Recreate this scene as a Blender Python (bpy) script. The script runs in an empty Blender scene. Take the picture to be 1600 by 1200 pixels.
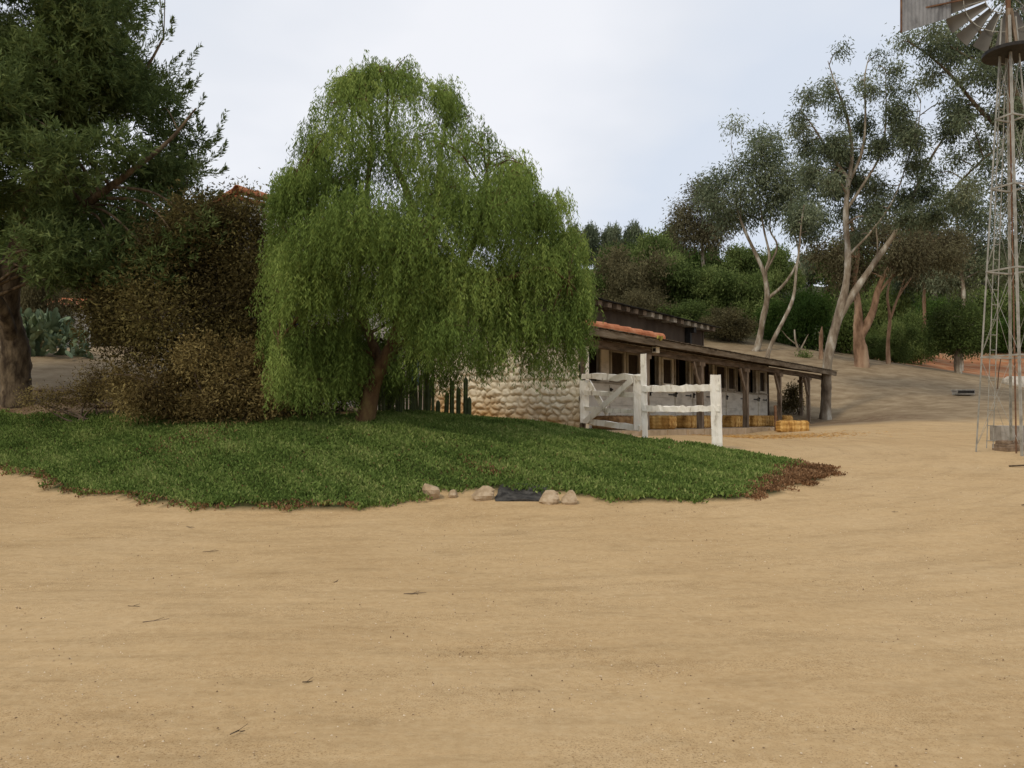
import bpy, math, random
import numpy as np
from math import radians, sin, cos, pi, sqrt, atan, atan2
rng = np.random.default_rng(11)
random.seed(5)
S = bpy.context.scene
COL = S.collection
F = 1330.0
PITCH = atan(55.0 / 1330.0)
CAMZ = 1.6

def W(px, py, Y):
    """photo pixel + distance -> world point"""
    dx, dy = (px - 800) / F, (600 - py) / F
    k = Y / (cos(PITCH) - dy * sin(PITCH))
    return np.array([dx * k, Y, CAMZ + (sin(PITCH) + dy * cos(PITCH)) * k])

# ------------------------------------------------------------------ terrain
CP = [(-12,-8,0),(0,-8,0),(12,-8,0),(-12,2,0),(0,2,0),(12,2,0),(-6,6,0),(6,6,0),(-30,-5,0),(30,-5,0),
      (-20,40,5.0),(-32,30,4.2),(-8,42,4.6),(0,46,3.4),(-20,80,11),(-32,12,1.4),(-1,28,1.3),(5,34,1.2),(9,41,1.3),
      (2.2,23,1.15),(4.5,23,1.1),(6,26.5,1.1),(8,30,1.05),(-14,21.5,2.3),(32,12,.5),(32,30,2),(11.5,38,1.25),(7.3,27.5,1.0)]
for a in [(0,735,16.5),(100,772,14),(300,797,12.3),(500,800,12.2),(650,790,12.6),(800,785,12.8),(1000,783,12.9),
          (1150,783,12.9),(1300,745,15.8),(1600,800,12),(1600,900,8.6),(1450,740,16.2),(1600,720,18.8),(1450,700,22),
          (1300,705,21.5),(1450,682,27),(1600,688,25),(1300,668,32),(1450,660,33),(1600,664,32),
          (0,900,8.7),(400,900,8.6),(800,900,8.6),(1200,900,8.6),
          (0,695,18),(0,652,20.2),(200,705,16),(200,648,19.5),(400,724,14.6),(400,662,18),(560,655,17.8),(600,724,14.6),
          (800,724,14.8),(800,662,18.5),(900,706,16.2),(905,676,20.5),(1000,714,16),(1000,694,18.2),
          (1110,702,18.8),(1230,722,17.6),(1100,744,14.8),
          (1300,657,42),(1230,640,44),(1230,600,50),(1230,558,60),(1350,561,62),(1450,602,50),(1450,576,60),(1550,642,38),
          (1550,622,45),(1550,593,58),(1600,607,55),(1400,650,38),(1500,562,85),(1600,562,85),(1450,557,85),(1300,552,72),
          (1100,520,70),(1000,480,92),(1200,480,97),(1400,500,110),(1600,500,110),(1100,430,125),(1500,450,140),
          (25,617,21.5),(100,602,23),(100,577,26),(100,552,29),(300,622,21),(-200,600,22),(-200,680,18.5),(-200,760,13.5)]:
    CP.append(tuple(W(*a)))
CP = np.array(CP, float)
def _phi(r2):
    return np.where(r2 > 1e-9, r2 * np.log(np.maximum(r2, 1e-9)) * .5, 0)
def _warp(x, y):                        # compress far distances so the spline behaves
    s = 20.0
    yy = np.where(y > s, s + (y - s) * .55, y)
    return x, yy
_cx, _cy = _warp(CP[:, 0], CP[:, 1])
_n = len(CP)
_K = _phi((_cx[:, None] - _cx[None]) ** 2 + (_cy[:, None] - _cy[None]) ** 2) + np.eye(_n) * .6
_P = np.c_[np.ones(_n), _cx, _cy]
_A = np.block([[_K, _P], [_P.T, np.zeros((3, 3))]])
_sol = np.linalg.solve(_A, np.r_[CP[:, 2], 0, 0, 0])
def H(x, y):
    x = np.atleast_1d(np.asarray(x, float)); y = np.atleast_1d(np.asarray(y, float))
    out = np.empty(x.shape)
    X, Y = _warp(np.clip(x, -34, 60 + 0 * x), np.clip(y, -10, 140))
    X = X.ravel(); Y = Y.ravel(); o = np.empty(X.shape)
    for i in range(0, len(X), 40000):
        a, b = X[i:i+40000], Y[i:i+40000]
        K = _phi((a[:, None] - _cx[None]) ** 2 + (b[:, None] - _cy[None]) ** 2)
        o[i:i+40000] = K @ _sol[:_n] + _sol[_n] + _sol[_n+1] * a + _sol[_n+2] * b
    z = o.reshape(x.shape)
    k = np.clip((2.5 - y) / 3.5, 0, 1)          # flat round the camera
    return z * (1 - k)
def h(x, y): return float(H(x, y)[0])

# ------------------------------------------------------------------ materials
def mat(name, cols, scale=4.0, rough=.9, bump=0.0, bscale=30.0, attr=None, transl=0.0, detail=6, stretch=(1,1,1),
        spec=.2, rnd=0.0, coord='Object', metal=0.0, contrast=(.35, .65)):
    m = bpy.data.materials.new(name); m.use_nodes = True
    nt = m.node_tree; nd = nt.nodes; lk = nt.links
    b = nd['Principled BSDF']
    b.inputs['Roughness'].default_value = rough
    b.inputs['Metallic'].default_value = metal
    b.inputs['Specular IOR Level'].default_value = spec
    tc = nd.new('ShaderNodeTexCoord'); mp = nd.new('ShaderNodeMapping'); mp.inputs['Scale'].default_value = stretch
    lk.new(tc.outputs[coord], mp.inputs[0])
    nz = nd.new('ShaderNodeTexNoise'); nz.inputs['Scale'].default_value = scale; nz.inputs['Detail'].default_value = detail
    nz.inputs['Roughness'].default_value = .6
    lk.new(mp.outputs[0], nz.inputs['Vector'])
    cr = nd.new('ShaderNodeValToRGB')
    n = len(cols)
    while len(cr.color_ramp.elements) < n: cr.color_ramp.elements.new(.5)
    for i, c in enumerate(cols):
        e = cr.color_ramp.elements[i]
        e.position = contrast[0] + (contrast[1] - contrast[0]) * i / max(1, n - 1)
        e.color = (*c, 1)
    fac = nz.outputs['Fac']
    if attr:
        at = nd.new('ShaderNodeAttribute'); at.attribute_name = attr
        if rnd:
            oi = nd.new('ShaderNodeObjectInfo')
            mm = nd.new('ShaderNodeMath'); mm.operation = 'MULTIPLY_ADD'; mm.inputs[1].default_value = rnd
            mm.inputs[2].default_value = -rnd / 2
            lk.new(oi.outputs['Random'], mm.inputs[0])
            ad = nd.new('ShaderNodeMath'); ad.operation = 'ADD'
            lk.new(at.outputs['Fac'], ad.inputs[0]); lk.new(mm.outputs[0], ad.inputs[1]); fac = ad.outputs[0]
        else: fac = at.outputs['Fac']
    lk.new(fac, cr.inputs[0]); lk.new(cr.outputs[0], b.inputs['Base Color'])
    if bump:
        n2 = nd.new('ShaderNodeTexNoise'); n2.inputs['Scale'].default_value = bscale; n2.inputs['Detail'].default_value = 8
        lk.new(mp.outputs[0], n2.inputs['Vector'])
        bp = nd.new('ShaderNodeBump'); bp.inputs['Strength'].default_value = bump; bp.inputs['Distance'].default_value = .03
        lk.new(n2.outputs['Fac'], bp.inputs['Height']); lk.new(bp.outputs[0], b.inputs['Normal'])
    if transl:
        tr = nd.new('ShaderNodeBsdfTranslucent'); mx = nd.new('ShaderNodeMixShader'); mx.inputs[0].default_value = transl
        lk.new(cr.outputs[0], tr.inputs['Color']); lk.new(b.outputs[0], mx.inputs[1]); lk.new(tr.outputs[0], mx.inputs[2])
        lk.new(mx.outputs[0], nd['Material Output'].inputs['Surface'])
    return m
def leafmat(name, dark, mid, light, transl=.33, rnd=0.0):
    return mat(name, [dark, mid, light], attr='tone', transl=transl, rough=.75, spec=.12, contrast=(0, 1), rnd=rnd)

M = {}
M['pepper'] = leafmat('pepper_leaf', (0.083,0.126,0.027), (0.174,0.250,0.056), (0.321,0.400,0.105), .3)
M['lefttree'] = leafmat('dark_leaf', (0.052,0.078,0.024), (0.107,0.149,0.046), (0.229,0.284,0.104))
M['olive'] = leafmat('olive_leaf', (0.044,0.034,0.012), (0.094,0.075,0.027), (0.211,0.176,0.059))
M['ochre'] = leafmat('ochre_leaf', (0.093,0.066,0.024), (0.192,0.144,0.053), (0.351,0.278,0.110))
M['euc'] = leafmat('eucalyptus_leaf', (0.068,0.091,0.053), (0.147,0.178,0.100), (0.292,0.321,0.198), rnd=.2)
M['eucbrown'] = leafmat('brown_eucalyptus_leaf', (0.078,0.063,0.034), (0.137,0.124,0.065), (0.221,0.204,0.111))
M['bushgreen'] = leafmat('green_bush_leaf', (0.056,0.081,0.023), (0.113,0.159,0.042), (0.211,0.258,0.083), rnd=.35)
M['bushbright'] = leafmat('bright_bush_leaf', (0.033,0.063,0.011), (0.062,0.112,0.021), (0.096,0.154,0.033))
M['bushbrown'] = leafmat('brown_bush_leaf', (0.063,0.054,0.025), (0.126,0.112,0.053), (0.214,0.194,0.099), rnd=.2)
M['ice'] = leafmat('ice_plant_leaf', (0.069,0.111,0.023), (0.157,0.227,0.050), (0.326,0.358,0.119), .2)
M['icedead'] = leafmat('dead_ice_plant_leaf', (.10,.05,.022), (.23,.12,.055), (.38,.24,.13), .1)
M['bark'] = mat('dark_bark', [(.045,.03,.018), (.11,.08,.048), (.19,.14,.085)], 6, bump=.9, bscale=18, stretch=(1,1,.35))
M['pepbark'] = mat('red_brown_bark', [(.05,.028,.014), (.12,.07,.034), (.17,.12,.05)], 5, bump=.9, bscale=14, stretch=(1,1,.4))
M['eucbark'] = mat('pale_peeling_bark', [(.07,.052,.036), (.17,.13,.09), (.27,.225,.165), (.46,.43,.36)], 2.4, bump=.4, bscale=6, stretch=(1,1,.35), contrast=(.3,.66))
M['eucbark2'] = mat('tan_peeling_bark', [(.12,.07,.04), (.30,.19,.12), (.40,.29,.19)], 1.3, bump=.4, bscale=6, stretch=(1,1,.3))
M['twig'] = mat('twig_bark', [(.09,.065,.045), (.16,.12,.085)], 6)
def wood_white(name, cols):
    return mat(name, cols, 7, rough=.75, bump=.5, bscale=26, stretch=(1,1,.25), contrast=(.3,.52))
M['white'] = wood_white('weathered_white_paint', [(.24,.19,.13), (.78,.73,.63), (.86,.82,.73)])
M['whitewall'] = mat('off_white_boards', [(.52,.465,.375), (.70,.64,.53), (.76,.70,.59)], 1.3, bump=.2, bscale=20, stretch=(1,1,3))
M['greyframe'] = mat('grey_painted_timber', [(.26,.22,.165), (.38,.33,.25), (.46,.40,.31)], 3, bump=.2)
M['darkwood'] = mat('dark_weathered_timber', [(.05,.034,.02), (.11,.078,.05), (.17,.125,.085)], 4, bump=.7, bscale=20, stretch=(.4,3,3))
M['postwood'] = mat('brown_post_timber', [(.10,.07,.045), (.19,.14,.095), (.27,.21,.15)], 4, bump=.5, bscale=20, stretch=(3,3,.4))
M['fascia'] = mat('grey_brown_fascia', [(.085,.06,.035), (.16,.12,.075), (.24,.19,.13)], 3, bump=.6, bscale=14, stretch=(.3,3,3))
M['shake'] = mat('wood_shake_roof', [(.05,.035,.02), (.13,.10,.065), (.22,.18,.12)], 5, bump=.8, bscale=12)
M['brownwall'] = mat('brown_board_wall', [(.06,.042,.030), (.085,.062,.044), (.105,.078,.056)], 1.2, bump=.2, stretch=(1,1,.4))
M['mesh'] = mat('dark_mesh', [(.03,.02,.012), (.055,.036,.02)], 6, rough=.7)
M['tile'] = mat('terracotta_tile', [(.30,.10,.045), (.44,.165,.075), (.52,.23,.12)], 2.0, rough=.85, bump=.1, bscale=25)
M['mortar'] = mat('pale_mortar', [(.35,.28,.2), (.55,.47,.36)], 8)
M['stucco'] = mat('cream_stucco', [(.48,.44,.37), (.60,.56,.48), (.66,.62,.55)], 1.5, bump=.3, bscale=30)
M['blue'] = mat('blue_paint', [(.05,.09,.22), (.08,.14,.34)], 3, rough=.6)
M['hay'] = mat('golden_straw', [(.26,.125,.03), (.56,.31,.085), (.74,.48,.17)], 5.5, bump=.8, bscale=60, stretch=(1.6,.5,.35), contrast=(.33,.66))
M['haybrown'] = mat('brown_straw', [(.16,.085,.035), (.30,.17,.07), (.42,.26,.12)], 4, bump=.8, bscale=40)
M['twine'] = mat('bale_twine', [(.35,.15,.05), (.45,.22,.08)], 9)
M['black'] = mat('black_iron', [(.012,.011,.010), (.03,.026,.022)], 8, rough=.6)
M['drain'] = mat('black_drain_fabric', [(.022,.020,.018), (.05,.046,.04), (.085,.078,.068)], 9, rough=.8, bump=.6, bscale=50)
M['concrete'] = mat('grey_concrete', [(.18,.165,.14), (.30,.275,.235), (.38,.35,.30)], 3, bump=.4)
M['slab'] = mat('sandy_concrete', [(.36,.26,.15), (.46,.34,.21), (.52,.40,.27)], 3, bump=.4)
M['rock'] = mat('tan_rock', [(.24,.17,.10), (.38,.285,.18), (.48,.38,.26)], 5, bump=.6, bscale=18)
M['rockbrown'] = mat('brown_rock', [(.12,.08,.05), (.22,.155,.10), (.30,.22,.15)], 5, bump=.6, bscale=18)
M['rockwhite'] = mat('pale_rock', [(.40,.36,.29), (.56,.52,.45)], 3, bump=.5, bscale=10)
M['steel'] = mat('galvanised_steel', [(.22,.21,.175), (.31,.295,.25), (.38,.365,.315)], 5, rough=.6, metal=.1, spec=.4)
M['rust'] = mat('rusty_steel', [(.10,.05,.03), (.2,.11,.06)], 6, rough=.8)
M['blade'] = mat('grey_sheet_metal', [(.12,.11,.095), (.15,.14,.12), (.18,.165,.145)], 1, rough=.6, metal=.2)
M['vane'] = mat('grey_corrugated_metal', [(.15,.15,.15), (.22,.22,.22), (.27,.27,.27)], 5, rough=.6, metal=.2, stretch=(1,1,.5))
M['cactus'] = mat('cactus_skin', [(.05,.065,.025), (.08,.10,.04), (.13,.13,.06)], 3, rough=.6)
M['pad'] = mat('prickly_pear_skin', [(.09,.13,.07), (.15,.20,.11), (.20,.26,.15)], 2, rough=.7, bump=.2)
M['agave'] = mat('agave_leaf', [(.12,.16,.11), (.22,.26,.19)], 4)
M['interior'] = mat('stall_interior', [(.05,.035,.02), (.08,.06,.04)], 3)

# ------------------------------------------------------------------ mesh builder
class MB:
    def __init__(s): s.v = []; s.f = []; s.n = 0; s.t = []
    def add(s, v, f, tone=.5):
        v = np.asarray(v, float).reshape(-1, 3)
        s.v.append(v)
        f = np.asarray(f, int)
        s.f.append(f + s.n)
        t = np.asarray(tone, float)
        s.t.append(np.full(len(v), float(t)) if t.ndim == 0 else t)
        s.n += len(v)
    def box(s, c, d, rot=None, jit=0):
        """c centre, d full size, rot 3x3"""
        q = np.array([[x, y, z] for x in (-.5, .5) for y in (-.5, .5) for z in (-.5, .5)]) * np.array(d)
        if jit: q += rng.normal(0, jit, q.shape)
        if rot is not None: q = q @ np.asarray(rot).T
        s.add(q + np.array(c), [(0,1,3,2),(4,6,7,5),(0,4,5,1),(2,3,7,6),(0,2,6,4),(1,5,7,3)])
    def beam(s, a, b, w, t, seg=1, jit=0, up=(0,0,1), taper=1.0, wave=0):
        """bar from a to b; w across, t along 'up'"""
        a = np.array(a, float); b = np.array(b, float); d = b - a; L = np.linalg.norm(d); d /= L
        up = np.array(up, float)
        if abs(np.dot(up, d)) > .99: up = np.array([1., 0, 0])
        x = np.cross(d, up); x /= np.linalg.norm(x); u = np.cross(x, d)
        vs = []
        sag = 0
        for i in range(seg + 1):
            k = i / seg; p = a + d * L * k; sc = 1 + (taper - 1) * k
            if wave: p = p + u * rng.normal(0, wave) + x * rng.normal(0, wave * .6)
            for (i1, i2) in ((-1,-1),(1,-1),(1,1),(-1,1)):
                q = p + x * i1 * w / 2 * sc + u * i2 * t / 2 * sc
                if jit: q = q + rng.normal(0, jit, 3)
                vs.append(q)
        fs = [(0,3,2,1), tuple(seg * 4 + j for j in range(4))]
        for i in range(seg):
            for j in range(4):
                k = (j + 1) % 4
                fs.append((i*4+j, i*4+k, (i+1)*4+k, (i+1)*4+j))
        s.add(vs, fs)
    def tube(s, pts, rad, n=6, cap=True, rough=0):
        pts = np.asarray(pts, float); m = len(pts)
        rad = np.full(m, rad) if np.ndim(rad) == 0 else np.asarray(rad, float)
        tg = np.gradient(pts, axis=0); tg /= np.linalg.norm(tg, axis=1)[:, None] + 1e-9
        ref = np.array([0.13, 1, 0.07]) if abs(tg[0][1]) < .8 else np.array([1, .1, 0.])
        a = np.cross(tg, ref); a /= np.linalg.norm(a, axis=1)[:, None] + 1e-9
        b = np.cross(tg, a)
        th = np.arange(n) * 2 * pi / n
        rr = rad[:, None] * (1 + (rng.normal(0, rough, (m, n)) if rough else 0))
        v = pts[:, None] + rr[..., None] * (np.cos(th)[None, :, None] * a[:, None] + np.sin(th)[None, :, None] * b[:, None])
        i = np.arange(m - 1)[:, None] * n; j = np.arange(n)[None]; k = (j + 1) % n
        f = np.stack([i + j, i + k, i + n + k, i + n + j], -1).reshape(-1, 4)
        s.add(v.reshape(-1, 3), f)
        if cap and n >= 4:
            e = v[-1]; c = e.mean(0)
            s.add(np.vstack([e, c]), [(q, (q + 1) % n, n, n) for q in range(n)])
    def leaves(s, P, D, L, Wd, tone):
        P = np.asarray(P); N = len(P)
        D = D / (np.linalg.norm(D, axis=1)[:, None] + 1e-9)
        r = rng.normal(size=(N, 3)); sd = np.cross(D, r); sd /= np.linalg.norm(sd, axis=1)[:, None] + 1e-9
        L = np.broadcast_to(L, N)[:, None]; Wd = np.broadcast_to(Wd, N)[:, None]
        nrm = np.cross(D, sd) * Wd * .25
        v = np.stack([P, P + D * L * .45 + sd * Wd / 2 + nrm, P + D * L, P + D * L * .45 - sd * Wd / 2 + nrm], 1)
        f = np.arange(N * 4).reshape(N, 4)
        s.add(v.reshape(-1, 3), f, np.repeat(np.clip(tone, 0, 1), 4))
    def build(s, name, material, parent=None, origin=(0,0,0), smooth=False, world=True):
        v = np.vstack(s.v) - np.array(origin)
        quads = [f for f in s.f if f.ndim == 2 and f.shape[1] == 4]; tris = [f for f in s.f if f.ndim == 2 and f.shape[1] == 3]
        q = np.vstack(quads) if quads else np.zeros((0, 4), int)
        t = np.vstack(tris) if tris else np.zeros((0, 3), int)
        deg = q[:, 2] == q[:, 3] if len(q) else np.zeros(0, bool)
        if deg.any(): t = np.vstack([t, q[deg][:, :3]]); q = q[~deg]
        me = bpy.data.meshes.new(name)
        me.vertices.add(len(v)); me.vertices.foreach_set('co', v.astype(np.float32).ravel())
        loops = np.r_[q.ravel(), t.ravel()]
        me.loops.add(len(loops)); me.loops.foreach_set('vertex_index', loops.astype(np.int32))
        st = np.r_[np.arange(len(q)) * 4, len(q) * 4 + np.arange(len(t)) * 3]
        me.polygons.add(len(st)); me.polygons.foreach_set('loop_start', st.astype(np.int32))
        me.polygons.foreach_set('use_smooth', np.full(len(st), smooth))
        at = me.attributes.new('tone', 'FLOAT', 'POINT')
        at.data.foreach_set('value', np.concatenate(s.t).astype(np.float32))
        me.update(calc_edges=True); me.validate()
        me.materials.append(material)
        o = bpy.data.objects.new(name, me); COL.objects.link(o)
        if parent: o.parent = parent
        return o

def tag(o, label=None, cat=None, group=None, kind=None):
    if label: o['label'] = label
    if cat: o['category'] = cat
    if group: o['group'] = group
    if kind: o['kind'] = kind
    return o
def thing(name, label, cat, loc=(0,0,0), rz=0, group=None):
    o = bpy.data.objects.new(name, None); COL.objects.link(o); o.empty_display_size = .3
    o.location = tuple(float(c) for c in loc); o.rotation_euler = (0, 0, rz)
    return tag(o, label, cat, group)
def copytree(o, parent=None):
    c = o.copy(); COL.objects.link(c)
    if parent: c.parent = parent
    for ch in list(o.children): copytree(ch, c)
    return c
def curve(ctrl, step=12, wob=0):
    P = np.asarray(ctrl, float)
    P = np.vstack([2 * P[0] - P[1], P, 2 * P[-1] - P[-2]])
    out = []
    for i in range(1, len(P) - 2):
        for t in np.arange(step) / step:
            a, b, c, d = P[i-1], P[i], P[i+1], P[i+2]
            out.append(.5 * (2*b + (c-a)*t + (2*a-5*b+4*c-d)*t*t + (3*b-a-3*c+d)*t**3))
    out.append(P[-2])
    out = np.array(out)
    if wob:
        nz = rng.normal(0, wob, (len(out), 3)); nz = (nz + np.roll(nz, 1, 0) + np.roll(nz, -1, 0)) / 2
        nz[:2] = 0; out[:, :3] += nz
    return out
def unit(n):
    v = rng.normal(size=(n, 3)); return v / np.linalg.norm(v, axis=1)[:, None]

# ------------------------------------------------------------------ ground
def axis(lo, a, b, hi, st, g=1.10):
    c = [a]
    while c[-1] < b: c.append(c[-1] + st)
    d = st; up = [c[-1]]
    while up[-1] < hi: d *= g; up.append(up[-1] + d)
    d = st; dn = [a]
    while dn[-1] > lo: d *= g; dn.append(dn[-1] - d)
    return np.array(sorted(set(dn[1:] + c + up[1:])))
ICE_PX = [(-260,14.5),(-100,16.9),(0,16.4),(100,14.1),(300,12.4),(500,12.3),(600,12.45),(655,12.75),(668,13.25),(740,13.35),(770,13.3),(850,13.3),(905,13.15),(960,12.85),
          (1100,12.9),(1150,12.9),(1215,13.7),(1262,14.7),(1302,16.0),(1296,16.9),(1230,17.6),(1110,18.9),(1000,19.1),(905,21.5),(760,20.2),(640,19.5),(560,18.2),
          (400,18.3),(300,18.6),(200,19.5),(100,19.8),(0,20.2),(-260,21)]
ICE = np.array([((px - 800) / F * Y, Y) for px, Y in ICE_PX])
def inpoly(x, y, P):
    r = np.zeros(x.shape, bool); n = len(P); j = n - 1
    for i in range(n):
        xi, yi, xj, yj = *P[i], *P[j]
        c = ((yi > y) != (yj > y)) & (x < (xj - xi) * (y - yi) / (yj - yi + 1e-12) + xi)
        r ^= c; j = i
    return r
xs = axis(-260, -14, 14, 260, .2); ys = axis(-120, 3, 30, 420, .2)
GX, GY = np.meshgrid(xs, ys); GZ = H(GX, GY)
GZ += (np.sin(GX * 1.7 + np.sin(GY * .9) * 2) * np.sin(GY * 1.3 + GX * .3)) * .012
ice_m = inpoly(GX + .1 * np.sin(GY * 5), GY, ICE)
GZ = np.where(ice_m, GZ + .03, GZ)
nx, ny = len(xs), len(ys)
i = np.arange(ny - 1)[:, None] * nx; j = np.arange(nx - 1)[None]
gf = np.stack([i + j, i + j + 1, i + nx + j + 1, i + nx + j], -1).reshape(-1, 4)
g = MB(); g.add(np.stack([GX, GY, GZ], -1).reshape(-1, 3), gf)
PXG = 800 + F * GX / np.maximum(GY, .5)
sm = lambda a, b, x: np.clip((x - a) / (b - a), 0, 1) ** 2 * (3 - 2 * np.clip((x - a) / (b - a), 0, 1))
wob = np.sin(GX * .8) * .6 + np.sin(GX * 2.1 + GY) * .35
hill = sm(32.5, 36, GY + wob + 0 * GX) * (GX > 2)
hill = np.maximum(hill, sm(16.5, 18, GY) * sm(-3.0, -4.5, GX + 0 * GY))
hill = np.maximum(hill, sm(43, 46, GY))
red = sm(66, 70, GY) * sm(92, 86, GY) * sm(28, 34, GX + wob) 
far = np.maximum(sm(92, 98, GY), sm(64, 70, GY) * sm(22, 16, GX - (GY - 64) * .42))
litter = sm(17, 18.5, GY + wob * .4) * sm(22.5, 20.5, GY) * sm(-5, -7, GX) 
litter = np.maximum(litter, .9 * sm(35.5, 37, GY + wob) * sm(43, 40, GY) * sm(9, 11, GX) * sm(20, 16, GX))
def ground_mat():
    m = bpy.data.materials.new('sandy_ground'); m.use_nodes = True
    nt = m.node_tree; nd = nt.nodes; lk = nt.links; b = nd['Principled BSDF']
    b.inputs['Roughness'].default_value = .95; b.inputs['Specular IOR Level'].default_value = .1
    tc = nd.new('ShaderNodeTexCoord')
    def noise(sc, det=6, stretch=None, ro=.6):
        n = nd.new('ShaderNodeTexNoise'); n.inputs['Scale'].default_value = sc; n.inputs['Detail'].default_value = det
        n.inputs['Roughness'].default_value = ro
        if stretch:
            mp = nd.new('ShaderNodeMapping'); mp.inputs['Scale'].default_value = stretch; mp.inputs['Rotation'].default_value = (0, 0, .15)
            lk.new(tc.outputs['Object'], mp.inputs[0]); lk.new(mp.outputs[0], n.inputs['Vector'])
        else: lk.new(tc.outputs['Object'], n.inputs['Vector'])
        return n.outputs['Fac']
    def ramp(f, cs, lo, hi):
        r = nd.new('ShaderNodeValToRGB')
        while len(r.color_ramp.elements) < len(cs): r.color_ramp.elements.new(.5)
        for i, c in enumerate(cs):
            r.color_ramp.elements[i].position = lo + (hi - lo) * i / (len(cs) - 1); r.color_ramp.elements[i].color = (*c, 1)
        lk.new(f, r.inputs[0]); return r.outputs[0]
    def mix(f, a, bb, mode='MIX'):
        x = nd.new('ShaderNodeMix'); x.data_type = 'RGBA'; x.blend_type = mode
        if isinstance(f, float): x.inputs[0].default_value = f
        else: lk.new(f, x.inputs[0])
        lk.new(a, x.inputs[6]); lk.new(bb, x.inputs[7]); return x.outputs[2]
    big = ramp(noise(.35, 4), [(.425,.285,.143), (.478,.332,.174), (.508,.362,.200)], .35, .65)
    fine = ramp(noise(14, 8, ro=.75), [(.38,.252,.122), (.468,.328,.170), (.545,.405,.232)], .34, .66)
    c = mix(.5, big, fine)
    ctr = nd.new('ShaderNodeVectorMath'); ctr.operation = 'SUBTRACT'; ctr.inputs[1].default_value = (-3, 24, 0); lk.new(tc.outputs['Object'], ctr.inputs[0])
    sxy = nd.new('ShaderNodeSeparateXYZ'); lk.new(ctr.outputs[0], sxy.inputs[0])
    def mth(op, a, b_=None):
        q = nd.new('ShaderNodeMath'); q.operation = op
        for n_, v_ in enumerate((a, b_)):
            if v_ is None: continue
            if isinstance(v_, (int, float)): q.inputs[n_].default_value = v_
            else: lk.new(v_, q.inputs[n_])
        return q.outputs[0]
    yy_ = mth('MULTIPLY', sxy.outputs[1], 1.15)
    rad = mth('SQRT', mth('ADD', mth('MULTIPLY', sxy.outputs[0], sxy.outputs[0]), mth('MULTIPLY', yy_, yy_)))
    ang = mth('ARCTAN2', sxy.outputs[0], sxy.outputs[1])
    cv = nd.new('ShaderNodeCombineXYZ'); lk.new(mth('MULTIPLY', rad, 2.6), cv.inputs[0]); lk.new(mth('MULTIPLY', ang, 4.0), cv.inputs[1])
    trk = nd.new('ShaderNodeTexNoise'); trk.inputs['Scale'].default_value = 1; trk.inputs['Detail'].default_value = 6; trk.inputs['Roughness'].default_value = .65
    lk.new(cv.outputs[0], trk.inputs['Vector'])
    streak = ramp(trk.outputs['Fac'], [(.86,.85,.83), (1,1,1), (1.05,1.05,1.05)], .34, .62)
    c = mix(.75, c, streak, 'MULTIPLY')
    grit = ramp(noise(85, 3, ro=.8), [(.42,.35,.27), (1,1,1), (1,1,1), (1.35,1.35,1.3)], .34, .72)
    pt = ramp(noise(1.1, 5, (.7, 1.5, 1)), [(.15,.15,.15), (1,1,1)], .42, .60)
    c = mix(pt, c, mix(1.0, c, grit, 'MULTIPLY'))
    worn = ramp(noise(2.6, 9, (.6, 1.4, 1), .72), [(.86,.85,.83), (1,1,1), (1.03,1.03,1.03)], .36, .56)
    c = mix(.8, c, worn, 'MULTIPLY')
    clod = nd.new('ShaderNodeTexVoronoi'); clod.inputs['Scale'].default_value = 16; clod.inputs['Randomness'].default_value = 1
    lk.new(tc.outputs['Object'], clod.inputs['Vector'])
    cd = ramp(clod.outputs['Distance'], [(.55,.47,.38), (1,1,1)], .03, .10)
    c = mix(.6, c, cd, 'MULTIPLY')
    at = nd.new('ShaderNodeAttribute'); at.attribute_name = 'zones'
    sp = nd.new('ShaderNodeSeparateColor'); lk.new(at.outputs['Color'], sp.inputs[0])
    hillc = ramp(noise(1.2, 8), [(.20,.145,.085), (.255,.19,.115), (.31,.24,.15)], .35, .65)
    redc = ramp(noise(.6, 6), [(.24,.10,.045), (.36,.155,.07), (.32,.22,.13)], .35, .68)
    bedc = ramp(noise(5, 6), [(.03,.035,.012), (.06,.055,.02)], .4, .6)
    litc = ramp(noise(7, 8, ro=.8), [(.07,.04,.022), (.15,.095,.055), (.24,.165,.10)], .35, .66)
    c = mix(sp.outputs[1], c, hillc); c = mix(sp.outputs[2], c, redc)
    la = nd.new('ShaderNodeAttribute'); la.attribute_name = 'litter'
    ln = nd.new('ShaderNodeMath'); ln.operation = 'MULTIPLY'; lk.new(la.outputs['Fac'], ln.inputs[0])
    lr = ramp(noise(2.5, 6), [(0,0,0), (1,1,1)], .3, .6); lk.new(lr, ln.inputs[1])
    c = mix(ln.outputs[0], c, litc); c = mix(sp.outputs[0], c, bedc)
    lk.new(c, b.inputs['Base Color'])
    bp = nd.new('ShaderNodeBump'); bp.inputs['Strength'].default_value = .55; bp.inputs['Distance'].default_value = .015
    lk.new(noise(22, 10, ro=.75), bp.inputs['Height'])
    bp2 = nd.new('ShaderNodeBump'); bp2.inputs['Strength'].default_value = .4; bp2.inputs['Distance'].default_value = .03
    lk.new(mth('ADD', trk.outputs['Fac'], mth('MULTIPLY', noise(4.5, 6), 1.2)), bp2.inputs['Height']); lk.new(bp.outputs[0], bp2.inputs['Normal'])
    vd = nd.new('ShaderNodeTexVoronoi'); vd.feature = 'SMOOTH_F1'; vd.inputs['Scale'].default_value = 3.2; vd.inputs['Smoothness'].default_value = .6
    lk.new(tc.outputs['Object'], vd.inputs['Vector'])
    bp3 = nd.new('ShaderNodeBump'); bp3.inputs['Strength'].default_value = .28; bp3.inputs['Distance'].default_value = .06
    lk.new(vd.outputs['Distance'], bp3.inputs['Height']); lk.new(bp2.outputs[0], bp3.inputs['Normal'])
    lk.new(bp3.outputs[0], b.inputs['Normal'])
    return m
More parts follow.
